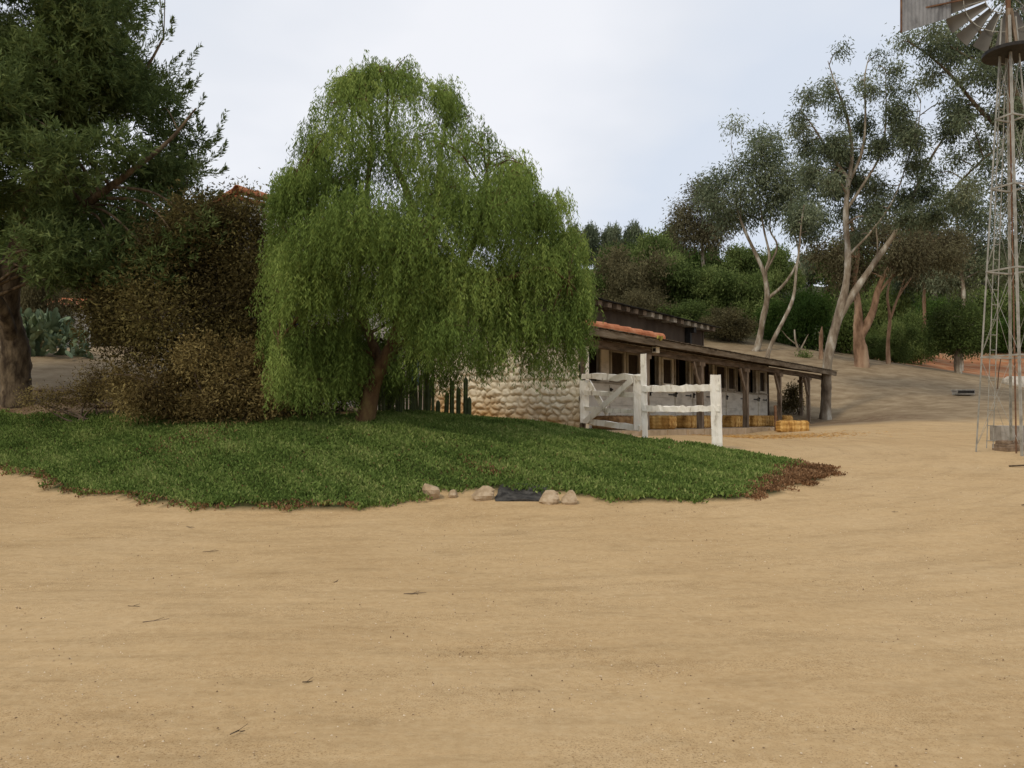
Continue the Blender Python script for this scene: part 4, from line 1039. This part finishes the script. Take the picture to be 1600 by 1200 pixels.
# ------------------------------------------------------------------ hay bales
def bale_mesh(L, Wd, Hh, seed=0, lump=0.0):
    r_ = np.random.default_rng(seed); b = MB(); nn = 14
    def face(ax, sg):
        u_, v_ = np.meshgrid(np.linspace(-1, 1, nn), np.linspace(-1, 1, nn))
        c = [None] * 3; o_ = [a for a in range(3) if a != ax]
        c[ax] = np.full(u_.shape, float(sg)); c[o_[0]] = u_; c[o_[1]] = v_
        p = np.stack(c, -1).reshape(-1, 3)
        q = p / (np.sum(np.abs(p) ** 8, 1) ** (1 / 8))[:, None]
        q = q * np.array([L, Wd, Hh]) / 2
        band = -.02 * np.exp(-((np.abs(q[:, 0]) - L * .2) / .035) ** 2)
        q[:, 1:] *= (1 + band * 6)[:, None] 
        q += (np.sin(q[:, [1, 2, 0]] * 31 + seed) * .012 + np.sin(q[:, [2, 0, 1]] * 57 + seed * 2) * .008) * (1 + lump * 3)
        i = np.arange(nn - 1)[:, None] * nn; j = np.arange(nn - 1)[None]
        f = np.stack([i + j, i + j + 1, i + nn + j + 1, i + nn + j], -1).reshape(-1, 4)
        b.add(q, f)
    for ax in range(3):
        for sg in (-1, 1): face(ax, sg)
    n = 500
    P = r_.uniform(-1, 1, (n, 3)); k = r_.integers(0, 3, n); P[np.arange(n), k] = np.sign(P[np.arange(n), k])
    P = P * np.array([L, Wd, Hh]) / 2 * .97; D = P * 1.0 + r_.normal(0, .25, (n, 3))
    b.leaves(P, D, r_.uniform(.03, .09, n), .006, np.full(n, .5)); return b
def bale(label, t, y, z, L, Wd, Hh, rz=0, m_='hay', seed=0, world=None, cat='hay bale', name='hay_bale', group='hay bales along the porch'):
    p = world if world is not None else loc2w(t, y, z)
    o = thing(name, label, cat, (p[0], p[1], z), BR + rz, group)
    b = bale_mesh(L, Wd, Hh, seed); 
    for v in b.v: v[:, 2] += Hh / 2
    b.build('straw', M[m_], o)
    if name == 'hay_bale':
        for s_ in (-1, 1):
            b = MB(); x = s_ * L * .2; e = .012; w2, h2 = Wd / 2 + e - .03, Hh / 2 + e - .02
            b.tube([(x, -w2, Hh/2 - h2), (x, w2, Hh/2 - h2), (x, w2, Hh/2 + h2), (x, -w2, Hh/2 + h2), (x, -w2, Hh/2 - h2)], .006, 4); b.build('twine', M['twine'], o)
    return o
bale('single golden bale just right of the white gate post', t_at(1031, -2.0), -2.0, FZ, .62, .95, .43, seed=1)
tb0 = t_at(1060, -1.3)
for q, lab in enumerate(('upright ribbed golden bale standing left of the first porch post', 'golden bale directly behind the first porch post', 'golden bale partly hidden behind the tall white fence post')):
    bale(lab, tb0 + .5 + q * 1.0, -1.4 + .04 * q, FZ, .97, .5, .45, seed=2 + q)
tb0 = t_at(1131, -1.3)
for q, lab in enumerate(('golden bale just right of the tall white fence post', 'golden bale left of the second porch post')):
    bale(lab, tb0 + .5 + q * 1.08, -1.4, FZ, 1.04, .5, .47, seed=6 + q)
tb0 = t_at(1167, -1.3)
for q, lab in enumerate(('golden bale touching the right side of the second porch post', 'middle golden bale against the wall right of the second porch post', 'last golden bale against the far end of the stable wall')):
    bale(lab, tb0 + .45 + q * 1.0, -1.4, FZ, .96, .5, .47, seed=9 + q)
bale('golden bale behind the dark upright board at the porch end', 0, 0, FZ - .02, .9, .5, .5, seed=14, world=(W(1217, 0, 37)[0], 37))
zz_ = h(W(1229, 0, 31.3)[0], 31.3)
bale('golden bale lying on the sand in front of the porch end', 0, 0, zz_ - .02, 1.1, .55, .42, rz=-.9, seed=13, world=(W(1229, 0, 31.3)[0], 31.3))
# low brown covered bale behind the gate
bale('rounded brown straw heap lying behind the white gate', t_at(962, -1.2), -1.2, FZ, 1.9, .8, .42, m_='haybrown', seed=21, cat='straw heap', name='straw_heap', group=None)
# dark upright board
bx0 = W(1204, 0, 32.5)
zb0 = h(bx0[0], 32.5)
b = MB(); b.beam((bx0[0], 32.5, zb0 - .05), (bx0[0] - .02, 32.5, zb0 + .98), .12, .10, seg=6, jit=.006, taper=.8)
o = b.build('board', M['rust'], None, (bx0[0], 32.5, zb0)); o.location = (bx0[0], 32.5, zb0)
tag(o, 'dark upright board standing left of the bale on the sand', 'board')
# loose straw on the ground before the porch
n = 2600; xx = rng.normal(8.6, 1.6, n); yy = rng.normal(28.2, .7, n) + (xx - 8.6) * .1; b = MB()
b.leaves(np.stack([xx, yy, H(xx, yy) + .01], -1), unit(n) * [1, 1, .12], rng.uniform(.05, .18, n), .012, rng.random(n))
tag(b.build('straw', M['hay']), 'thin scatter of yellow straw on the sand before the porch', 'straw', kind='stuff')

# ------------------------------------------------------------------ windmill
WY = 20.4
wc = W(1588, 710, WY); wz = h(wc[0], WY)
wm = thing('windmill', 'tall steel farm windmill with lattice tower and grey bladed wheel at the right edge', 'windmill', (wc[0], WY, wz))
wo = (wc[0], WY, wz)
k = WY / F
corn = [(-52, 22), (-22, -52), (52, -22), (22, 52)]
tc_ = W(1577, 84, WY)
def CN(i_, z):
    s_ = (z - wz) / (tc_[2] - wz); sc = 1 - s_ * .74
    c = np.array([wc[0] + (tc_[0] - wc[0]) * s_, WY]); return np.array([c[0] + corn[i_][0] * k * sc, c[1] + corn[i_][1] * k * sc, z])
tz = tc_[2]
def wpart(b, name, m, parent=None):
    if parent is None: return b.build(name, m, wm, wo)
    return b.build(name, m, parent, wo)
for i_ in range(4):
    b = MB(); c = (CN(i_, wz) + CN((i_ + 2) % 4, wz)) / 2
    for sgn in (1, -1):      # an angle section: two flanges
        nb_ = CN((i_ + sgn) % 4, wz) - CN(i_, wz); nb_ /= np.linalg.norm(nb_)
        a0 = CN(i_, wz - .1) + nb_ * .024; a1 = CN(i_, tz + .9) + nb_ * .022
        if sgn == -1: a0 = a0 + np.array([0, 0, .001])
        b.beam(a0, a1, .008, .042, up=nb_)
    wpart(b, 'tower_leg', M['steel'])
lv = [wz + .05] + [W(1567, y_, WY - .8)[2] for y_ in (553, 413, 278, 165)]
for z_ in lv[1:]:
    for i_ in range(4):
        b = MB(); b.beam(CN(i_, z_), CN((i_ + 1) % 4, z_), .035, .04); wpart(b, 'girt', M['steel'])
lz = lv + [tz]
for q in range(len(lz) - 1):
    for i_ in range(4):
        for (za_, zb_) in ((lz[q] + .05, lz[q+1] - .05), (lz[q+1] - .05, lz[q] + .05)):
            b = MB(); b.tube([CN(i_, za_), CN((i_ + 1) % 4, zb_)], .005, 4); wpart(b, 'brace_rod', M['steel'])
b = MB(); cc = CN(0, wz) * .5 + CN(2, wz) * .5
b.tube([(cc[0], cc[1], wz - .1), (tc_[0], WY, tz + .8)], .02, 6); wpart(b, 'pump_rod', M['rust'])
b = MB()   # narrow ladder on the back left face
l0 = CN(0, wz + .1) * .6 + CN(3, wz + .1) * .4; l1 = CN(0, tz) * .5 + CN(3, tz) * .5; sdv = (CN(3, wz) - CN(0, wz)); sdv[2] = 0; sdv /= np.linalg.norm(sdv)
for sg in (-.11, .11): b.tube([l0 + sdv * sg, l1 + sdv * sg * .8], .012, 5)
for q in range(26):
    p = l0 + (l1 - l0) * (q + .5) / 26; b.tube([p - sdv * .11, p + sdv * .11], .009, 4)
wpart(b, 'ladder', M['steel'])
b = MB()   # round work platform
n = 28; ths = np.arange(n) * 2 * pi / n; R_ = .64
top = [(tc_[0] + .05 + R_ * cos(a), WY + R_ * sin(a), tz + .05) for a in ths]; bot = [(x_, y_, tz - .03) for x_, y_, _ in top]
b.add(top + bot + [(tc_[0], WY, tz + .05), (tc_[0], WY, tz - .03)], [(i_, (i_+1) % n, n+(i_+1) % n, n+i_) for i_ in range(n)] + [(i_, (i_+1) % n, 2*n, 2*n) for i_ in range(n)] + [(n+(i_+1) % n, n+i_, 2*n+1, 2*n+1) for i_ in range(n)])
wpart(b, 'platform', M['black'])
hub = W(1576, -12, WY + .5)
ax = -np.array([-.46, -.888, 0.0]); ax /= np.linalg.norm(ax); sx_ = np.cross(ax, (0, 0, 1)); up_ = np.array([0, 0, 1.])
mast = MB(); mast.tube([(tc_[0], WY, tz + .3), (tc_[0], WY, hub[2] + .15)], .06, 8); mast.box((hub - ax * .42), (.34, .4, .42), jit=.01); wpart(mast, 'gearbox', M['rust'])
for sg in (-1, 1):
    b = MB(); b.beam((tc_[0] + sg * .12, WY - .12, tz + .05), (tc_[0] + sg * .03, WY - .04, tz + 1.1), .07, .07, jit=.003); wpart(b, 'mast_post', M['postwood'])
wheel = MB(); 
wheel.tube([hub - ax * .3, hub + ax * .12], .11, 12)
R_ = 1.47
for (rr, off) in ((R_ * .68, -.03), (R_ * .36, -.02)):
    ring = [hub + ax * off + (sx_ * cos(a) + up_ * sin(a)) * rr for a in np.linspace(0, 2 * pi, 49)]; wheel.tube(ring, .013, 5, cap=False)
for q in range(6):
    a = q * pi / 3 + .15; wheel.tube([hub + ax * .1, hub - ax * .04 + (sx_ * cos(a) + up_ * sin(a)) * R_ * .70], .014, 5)
wh = wpart(wheel, 'wheel', M['steel'])
for q in range(18):
    a = q * 2 * pi / 18 + .06; rd = sx_ * cos(a) + up_ * sin(a); tg = -sx_ * sin(a) + up_ * cos(a)
    b = MB(); vs = []; nr, nc = 5, 5; pitch = radians(24)
    for i_ in range(nr):
        r_ = R_ * (.36 + .64 * i_ / (nr - 1)); w = R_ * (.105 + .215 * i_ / (nr - 1)) * .86
        for j_ in range(nc):
            s_ = (j_ / (nc - 1) - .5); cur = .045 * (1 - 4 * s_ * s_)
            vs.append(hub + rd * (r_ - .02 * s_ * s_) + tg * (w * s_ * cos(pitch)) + ax * (w * s_ * sin(pitch) + cur))
    vs = np.array(vs); nv = len(vs); vs = np.vstack([vs, vs - ax * .004]); fs = []
    for i_ in range(nr - 1):
        for j_ in range(nc - 1):
            p = i_ * nc + j_; fs.append((p, p + 1, p + nc + 1, p + nc)); fs.append((nv + p, nv + p + nc, nv + p + nc + 1, nv + p + 1))
    b.add(vs, fs); b.build('blade', M['blade'], wh, wo, smooth=True)
# folded tail vane
b = MB()
vp = [W(1408, -70, WY + .8), W(1408, 51, WY + .8), W(1486, 27, WY + .9), W(1486, -45, WY + .9)]
nn = 26; vs = []
for i_ in range(nn + 1):
    s_ = i_ / nn; top_ = vp[0] + (vp[3] - vp[0]) * s_; bo = vp[1] + (vp[2] - vp[1]) * s_; o_ = .012 * sin(s_ * nn * pi / 1.0 + .5)
    vs += [top_ + (0, o_, 0), bo + (0, o_, 0), top_ + (0, o_ + .006, 0), bo + (0, o_ + .006, 0)]
fs = []
for i_ in range(nn):
    q = i_ * 4; fs += [(q, q+1, q+5, q+4), (q+2, q+6, q+7, q+3)]
b.add(vs, fs); wpart(b, 'tail_vane', M['vane'])
b = MB()
for (pa, pb_) in (((1446, 12), (1540, -8)), ((1408, 51), (1408, -70))):
    b.beam(W(*pa, WY + .86 if pa[0] > 1440 else WY + .78), W(*pb_, WY + .8 if pb_[0] > 1440 else WY + .78), .04, .035)
b.beam(W(1446, -40, WY + .84), W(1550, -20, WY + .8), .04, .035)
wpart(b, 'tail_arm', M['rust'])

# things round the windmill
def solid(name, lab, cat, boxes, m_, loc, rz=0, group=None, jit=.006):
    b = MB()
    for (c, d) in boxes: b.box(c, d, jit=jit)
    o = b.build(name, m_); o.location = loc; o.rotation_euler = (0, 0, rz)
    md = o.modifiers.new('bevel', 'BEVEL'); md.width = .012; md.segments = 2; md.limit_method = 'ANGLE'
    return tag(o, lab, cat, group)
c = W(1583, 0, 24.3); z = h(c[0], 24.3)
solid('water_trough', 'grey concrete trough with a dark rim behind the windmill legs', 'trough',
      [((0,-.35,.22),(1.5,.1,.5)), ((0,.35,.22),(1.5,.1,.5)), ((-.7,0,.22),(.1,.6,.5)), ((.7,0,.22),(.1,.6,.5)), ((0,0,.05),(1.3,.6,.1)), ((.55,-.43,.2),(.06,.05,.34))], M['concrete'], (c[0], 24.3, z), -.15)
c = W(1560, 0, 21.3); z = h(c[0], 21.3)
solid('concrete_block', 'low dark concrete block at the foot of the windmill', 'block', [((0,0,.06),(.55,.5,.2)), ((-.03,.02,.2),(.42,.35,.1)), ((-.2,-.1,.03),(.4,.4,.12))], M['rockbrown'], (c[0], 21.3, z), .3)
c = W(1596, 0, 22.3); z = h(c[0], 22.3)
solid('curb_slab', 'pale flat concrete slab between the windmill and the trough', 'slab', [((0,0,.02),(1.3,.55,.14))], M['concrete'], (c[0] + .2, 22.3, z), .0)
def rock(name, lab, loc, s, m_, seed, cat='rock', group=None, flat=1.0):
    r_ = np.random.default_rng(seed); b = MB()
    n1, n2 = 10, 16; vs = []
    cut = r_.normal(size=(9, 3)); cut /= np.linalg.norm(cut, axis=1)[:, None]; cd = r_.uniform(.5, .85, 9)
    for i_ in range(n1 + 1):
        p = pi * i_ / n1
        for j_ in range(n2):
            a = 2 * pi * j_ / n2; v = np.array([sin(p) * cos(a), sin(p) * sin(a), cos(p)]); kk = .95
            for c_, d_ in zip(cut, cd):
                q = v @ c_
                if q > 1e-3: kk = min(kk, d_ / q)
            vs.append(v * kk * np.array([s[0], s[1], s[2]]))
    fs = [(i_*n2+j_, (i_+1)*n2+j_, (i_+1)*n2+(j_+1) % n2, i_*n2+(j_+1) % n2) for i_ in range(n1) for j_ in range(n2)]
    b.add(vs, fs); o = b.build(name, M[m_]); o.location = loc; return tag(o, lab, cat, group)
for q, (px_, py_, Y_, sx2, sy2, sz2, lab) in enumerate([
    (675,781,12.95,.19,.15,.19,'round tan rock leftmost in the row at the edge of the green bed'),
    (709,784,13.0,.09,.07,.09,'small pointed tan rock half buried right of the round rock'),
    (757,784,12.9,.21,.15,.16,'angular tan rock touching the left side of the black drain mat'),
    (856,787,12.75,.19,.15,.16,'flat topped tan rock at the right side of the black drain mat'),
    (889,788,12.75,.17,.14,.15,'squarish tan rock rightmost in the row at the edge of the green bed')]):
    X_ = (px_ - 800) / F * Y_; rock('rock', lab, (X_, Y_, h(X_, Y_) + sz2 * .42), (sx2, sy2, sz2), 'rock', 40 + q, group='rocks edging the green bed')
# black drain mat in the gap
X0, X1 = (773 - 800) / F * 13, (850 - 800) / F * 13
b = MB(); gx, gy = np.meshgrid(np.linspace(X0, X1, 14), np.linspace(12.8, 13.55, 12))
gx = gx + (gy - 12.75) * .12 + rng.normal(0, .008, gx.shape); gz = H(gx, gy) + .03 + .015 * np.sin(gx * 9) * np.sin(gy * 7) + .03 * np.sin(np.clip((gy - 12.9) * 3, 0, pi))
i = np.arange(11)[:, None] * 14; j = np.arange(13)[None]
b.add(np.stack([gx, gy, gz], -1).reshape(-1, 3), np.stack([i + j, i + j + 1, i + 15 + j, i + 14 + j], -1).reshape(-1, 4))
o = b.build('drain_mat', M['drain']); tag(o, 'black drain mat sunk in the bed edge between the tan rocks', 'mat')
md = o.modifiers.new('thick', 'SOLIDIFY'); md.thickness = .04; md.offset = -1
# rocks of the terrace left
lr = [(78,612,21.0,.2),(100,597,22.3,.26),(118,607,21.4,.3),(140,612,21,.22),(160,618,20.6,.25),(95,618,20.6,.16),(180,622,20.4,.2),(130,590,22.6,.2),(152,600,22,.18),(205,628,20.1,.22),(60,600,22.2,.15)]
side = ['at the foot of the thick trunk','above the others right of the trunk','largest and widest','in the middle of the row','just left of the low ochre bush','smallest at the front','second from the right end','highest on the dirt slope','in the gap of the upper row','rightmost under the shrub','touching the right side of the thick trunk']
for q, (px_, py_, Y_, s_) in enumerate(lr):
    X_ = (px_ - 800) / F * Y_; rock('rock', 'brown terrace rock ' + side[q], (X_, Y_, h(X_, Y_) + s_ * .12), (s_ * 1.3, s_, s_ * .55), 'rockbrown', 60 + q, group='brown rocks of the terrace at left')
X_ = W(1592, 0, 55)[0]; rock('boulder', 'large pale boulder on the slope behind the windmill legs', (X_, 56, h(X_, 56) + .25), (1.1, .8, .75), 'rockwhite', 90)
X_ = W(1492, 0, 46)[0]; z = h(X_, 46)
solid('drain_box', 'small concrete drain box with a dark slot on the brown slope', 'drain box', [((0,0,.12),(1.0,.5,.2)), ((0,.05,.27),(1.04,.55,.08))], M['concrete'], (X_, 46, z + .02), .05)
b = MB(); b.box((0, -.262, .17), (.9, .02, .14)); so = b.build('slot', M['black'], bpy.data.objects['drain_box'])
# thin dark stake on the slope
X_ = W(1544, 0, 50)[0]; z = h(X_, 50); b = MB(); b.tube([(0,0,-.1),(.1,0,1.0),(.25,0,1.8)], .03, 6); o = b.build('stake', M['rust']); o.location = (X_, 50, z)
tag(o, 'thin dark stake on the slope seen between the windmill legs', 'stake')
# bark chunk at the right edge
X_ = W(1598, 0, 12.4)[0]; z = h(X_, 12.4)
b = MB(); b.tube([(-.14,0,.03),(-.05,.01,.06),(.1,0,.05),(.3,-.03,.03)], [.03,.06,.07,.05], 8, rough=.25); b.tube([(-.1,0,.06),(-.12,.0,.13)], [.035,.01], 6, rough=.2); b.tube([(-.2,0,.03),(-.1,.0,.04)], [.008,.012], 5)
o = b.build('bark_chunk', M['bark'], smooth=True); o.location = (X_, 12.4, z); tag(o, 'dark chunk of bark lying on the sand at the right edge', 'bark')
X_ = W(1585, 0, 17.6)[0]; z = h(X_, 17.6); b = MB(); b.tube([(-.35,0,.02),(0,.03,.03),(.4,-.02,.02)], [.012,.02,.015], 6, rough=.2); o = b.build('stick', M['bark']); o.location = (X_, 17.6, z)
tag(o, 'dark stick lying on the sand in front of the windmill', 'stick')
# twigs on the sand
for q, (px_, py_, L_, ang, lab) in enumerate([(333,861,.24,.3,'dark forked twig on the sand below the front edge of the green bed'),(527,908,.1,.9,'tiny bent twig in the middle of the sand'),(650,926,.3,.15,'thin pale twig on the sand right of the tiny bent twig'),
    (215,946,.16,-.1,'short dark twig on the left sand'),(250,968,.26,.25,'long straw coloured twig on the left sand'),(380,1138,.1,.3,'small dark twig near the bottom of the photo'),(485,1062,.09,.2,'small dark twig in the lower middle sand'),
    (300,829,.3,-.4,'curved twig just in front of the left bed edge'),(440,814,.14,-.2,'twig beside the front edge of the green bed'),(1145,806,.1,.1,'short twig on the sand under the dead brown patch'),(1395,807,.12,0,'small leaf scrap on the right sand')]):
    Yq = 1.6 * F / (py_ - 655)
    for _ in range(6): Yq = (1.6 - h((px_ - 800) / F * Yq, Yq)) * F / (py_ - 655)
    X_ = (px_ - 800) / F * Yq; b = MB(); d = np.array([cos(ang), sin(ang) * 2, 0]); d /= np.linalg.norm(d)
    L_ *= .7; p = [d * L_ * s_ + np.array([0, rng.normal(0, .012), .008 + .01 * abs(s_)]) for s_ in (-.5, -.15, .2, .5)]
    b.tube(p, [.003, .0045, .0035, .002], 5, rough=.15); b.tube([p[1], p[1] + d * L_ * .3 + np.array([.01, .06, .01])], [.002, .0015], 4)
    o = b.build('twig', M['twig'] if 'pale' in lab or 'straw' in lab else M['bark']); o.location = (X_, Yq, h(X_, Yq)); tag(o, lab, 'twig', 'twigs lying on the sand')

# ------------------------------------------------------------------ cacti
def pear():
    X_ = W(103, 0, 28.2)[0]; Y_ = 28.2; z = h(X_, Y_)
    root = thing('prickly_pear', 'large grey green prickly pear cactus right of the thick trunk', 'cactus', (X_, Y_, z)); b = None
    def pad(p, d, s, depth):
        nonlocal b
        nrm = np.cross(d, rng.normal(size=3)); nrm /= np.linalg.norm(nrm); sd = np.cross(d, nrm); n = 10
        c = p + d * s; ring = [c + d * s * sin(a) + sd * s * .62 * cos(a) for a in np.arange(n) * 2 * pi / n]
        b.add(ring + [c + nrm * s * .16, c - nrm * s * .16], [(i_, (i_+1) % n, n, n) for i_ in range(n)] + [((i_+1) % n, i_, n+1, n+1) for i_ in range(n)])
        if depth:
            for _ in range(random.choice((1, 2, 2, 3))):
                a = random.uniform(.3, 2.8); q = c + d * s * sin(a) * .95 + sd * s * .6 * cos(a)
                nd_ = (q - c) / np.linalg.norm(q - c) * .8 + rng.normal(0, .4, 3) + np.array([0, 0, .45]); nd_ /= np.linalg.norm(nd_); pad(q, nd_, s * random.uniform(.8, 1.05), depth - 1)
    for _ in range(13):
        d = np.array([rng.normal(0, .45), rng.normal(0, .4), 1.]); d /= np.linalg.norm(d)
        b = MB(); pad(np.array([random.uniform(-1.15, 1.2), random.uniform(-.8, .8), -.1]), d, random.uniform(.17, .24), 4)
        b.build('stem', M['pad'], root)
pear()
def column(px_, top, Y_, r, lab, group):
    X_ = (px_ - 800) / F * Y_; z = h(X_, Y_); zt = W(px_, top, Y_)[2]; b = MB(); n = 14; pts = []
    hh = max(zt - z, .3); lv_ = np.linspace(-.1, hh, 14); lean = rng.normal(0, .03, 2)
    vs = []
    for q in lv_:
        rr = r * (1 if q < hh - r * 2 else max(.12, sqrt(max(0, 1 - ((q - hh + 2 * r) / (2 * r)) ** 2))))
        for j_ in range(n):
            a = j_ * 2 * pi / n; w = rr * (1.0 if j_ % 2 == 0 else .72); vs.append((lean[0] * q + w * cos(a), lean[1] * q + w * sin(a), q))
    vs.append((lean[0] * hh, lean[1] * hh, hh + .01)); m1 = len(lv_) - 1
    fs = [(i_*n+j_, i_*n+(j_+1) % n, (i_+1)*n+(j_+1) % n, (i_+1)*n+j_) for i_ in range(m1) for j_ in range(n)] + [(m1*n+j_, m1*n+(j_+1) % n, m1*n+n, m1*n+n) for j_ in range(n)]
    b.add(vs, fs); o = b.build('column_cactus', M['cactus']); o.location = (X_, Y_, z); tag(o, lab, 'cactus', group)
for (px_, top, lab) in ((697,612,'short column cactus leftmost before the orange stained stones'),(706,594,'tall column cactus left of centre before the stone wall'),(716,604,'middle column cactus before the stone wall'),(727,588,'tallest column cactus before the stone wall'),(733,620,'short column cactus rightmost before the stone wall'),(684,625,'stubby column cactus at the left of the cactus row before the stones')):
    column(px_, top, 20.0, .055, lab, 'column cacti before the stone wall')
for q in range(17):
    px_ = 594 + q * 5.2 + random.uniform(-2, 2)
    column(px_, random.uniform(540, 590), random.uniform(18.4, 20.6), random.uniform(.03, .045), 'dark column cactus in the shaded cluster right of the leaning trunk', 'column cacti in the shade of the drooping tree')
# agave left of the leaning trunk
X_ = W(492, 0, 18.3)[0]; z = h(X_, 18.3); b = MB()
for q in range(26):
    a = random.uniform(0, 6.28); e = random.uniform(.2, 1.2); L_ = random.uniform(.5, .85); d = np.array([cos(a) * cos(e), sin(a) * cos(e), sin(e)]); sd = np.cross(d, (0, 0, 1)); sd /= np.linalg.norm(sd)
    vs = []
    for s_ in np.linspace(0, 1, 6):
        p = d * L_ * s_ + np.array([0, 0, -.25 * s_ * s_ * L_]); w = .045 * (1 - s_) ** .6 + .002; vs += [p - sd * w, p + (0, 0, -.012), p + sd * w]
    fs = []
    for i_ in range(5): fs += [(i_*3, i_*3+1, i_*3+4, i_*3+3), (i_*3+1, i_*3+2, i_*3+5, i_*3+4)]
    b.add(vs, fs)
o = b.build('agave', M['agave']); o.location = (X_, 18.3, z + .1); tag(o, 'pale spiky agave in the dark gap left of the leaning trunk', 'agave')
# far outbuilding with terracotta roof behind the cactus
X_ = W(118, 0, 36)[0]; z = h(X_, 36) - .1; ob = thing('outbuilding', 'small outbuilding with terracotta roof glimpsed above the prickly pear', 'outbuilding', (X_, 36, z), .3)
b = MB(); b.box((0, 0, .9), (1.5, 1.6, 1.75)); b.build('wall', M['stucco'], ob)
b = MB(); b.box((0, -.45, 1.95), (1.9, 1.2, .08), np.array([[1,0,0],[0,cos(.4),-sin(.4)],[0,sin(.4),cos(.4)]])); b.box((0, .55, 1.95), (1.9, 1.2, .08), np.array([[1,0,0],[0,cos(.4),sin(.4)],[0,-sin(.4),cos(.4)]])); b.build('roof', M['tile'], ob)
# far shelter on the slope at right
X_ = W(1503, 0, 100)[0]; zt = W(1503, 447, 100)[2]; z = h(X_, 100)
sh = thing('shelter', 'tiny open shelter with dark roof high on the far slope left of the windmill', 'shelter', (X_, 100, z))
for xx_ in (-1.3, .8):
    b = MB(); b.beam((xx_, 0, 0), (xx_, 0, zt - z), .18, .18); b.build('post', M['darkwood'], sh)
b = MB(); b.box((-.2, 0, zt - z + .1), (3.6, 2.4, .2), jit=.05); b.build('roof', M['black'], sh); b = MB(); b.box((-.2, .9, (zt - z) * .35), (3.2, .12, (zt - z) * .7)); b.build('wall', M['stucco'], sh)

# ------------------------------------------------------------------ light, sky, camera
el, az = radians(48), radians(215)          # light comes from behind the camera's left shoulder
sd = np.array([sin(az) * cos(el), cos(az) * cos(el), sin(el)])
L = bpy.data.lights.new('sun', 'SUN'); L.energy = 1.5; L.angle = radians(10); L.color = (1, .87, .68)
lo_ = bpy.data.objects.new('sun', L); COL.objects.link(lo_)
from mathutils import Vector
lo_.rotation_euler = Vector(tuple(sd)).to_track_quat('Z', 'Y').to_euler(); lo_.location = (-20, -20, 40)
w = bpy.data.worlds.new('World'); S.world = w; w.use_nodes = True; nt = w.node_tree; nd = nt.nodes; lk = nt.links
bg = nd['Background']; bg.inputs['Strength'].default_value = .1
sky = nd.new('ShaderNodeTexSky'); sky.sky_type = 'NISHITA'; sky.sun_disc = False; sky.sun_elevation = el; sky.sun_rotation = az
tcn = nd.new('ShaderNodeTexCoord'); sx = nd.new('ShaderNodeSeparateXYZ'); lk.new(tcn.outputs['Generated'], sx.inputs[0])
mz = nd.new('ShaderNodeMath'); mz.operation = 'MAXIMUM'; mz.inputs[1].default_value = .0; lk.new(sx.outputs['Z'], mz.inputs[0])
az_ = nd.new('ShaderNodeMath'); az_.operation = 'ADD'; az_.inputs[1].default_value = .22; lk.new(mz.outputs[0], az_.inputs[0])
dv = nd.new('ShaderNodeVectorMath'); dv.operation = 'DIVIDE'; lk.new(tcn.outputs['Generated'], dv.inputs[0])
cb = nd.new('ShaderNodeCombineXYZ'); 
for q in range(3): lk.new(az_.outputs[0], cb.inputs[q])
lk.new(cb.outputs[0], dv.inputs[1])
mpn = nd.new('ShaderNodeMapping'); mpn.inputs['Scale'].default_value = (1, 1, .3); mpn.inputs['Location'].default_value = (3.1, .4, 0); lk.new(dv.outputs[0], mpn.inputs[0])
nz = nd.new('ShaderNodeTexNoise'); nz.inputs['Scale'].default_value = .75; nz.inputs['Detail'].default_value = 5; nz.inputs['Roughness'].default_value = .5; lk.new(mpn.outputs[0], nz.inputs['Vector'])
rp = nd.new('ShaderNodeValToRGB'); rp.color_ramp.elements[0].position = .40; rp.color_ramp.elements[0].color = (7.5, 8.1, 9.1, 1)
rp.color_ramp.elements[1].position = .60; rp.color_ramp.elements[1].color = (9.7, 9.8, 10.2, 1)
e = rp.color_ramp.elements.new(.5); e.color = (8.5, 8.8, 9.4, 1)
lk.new(nz.outputs['Fac'], rp.inputs[0])
mx = nd.new('ShaderNodeMix'); mx.data_type = 'RGBA'; mx.inputs[0].default_value = .9; lk.new(sky.outputs[0], mx.inputs[6]); lk.new(rp.outputs[0], mx.inputs[7]); lk.new(mx.outputs[2], bg.inputs['Color'])
cam = bpy.data.cameras.new('camera'); co = bpy.data.objects.new('camera', cam); COL.objects.link(co)
co.location = (0, 0, CAMZ); co.rotation_euler = (pi / 2 + PITCH, 0, 0)
cam.sensor_fit = 'HORIZONTAL'; cam.sensor_width = 36; cam.lens = 36 * F / 1600; cam.clip_start = .05; cam.clip_end = 2000
S.camera = co
S.view_settings.view_transform = 'Standard'; S.view_settings.look = 'None'; S.view_settings.exposure = 0; S.view_settings.gamma = 1
S.render.engine = 'CYCLES'; S.cycles.max_bounces = 6; S.cycles.diffuse_bounces = 3; S.cycles.transmission_bounces = 3
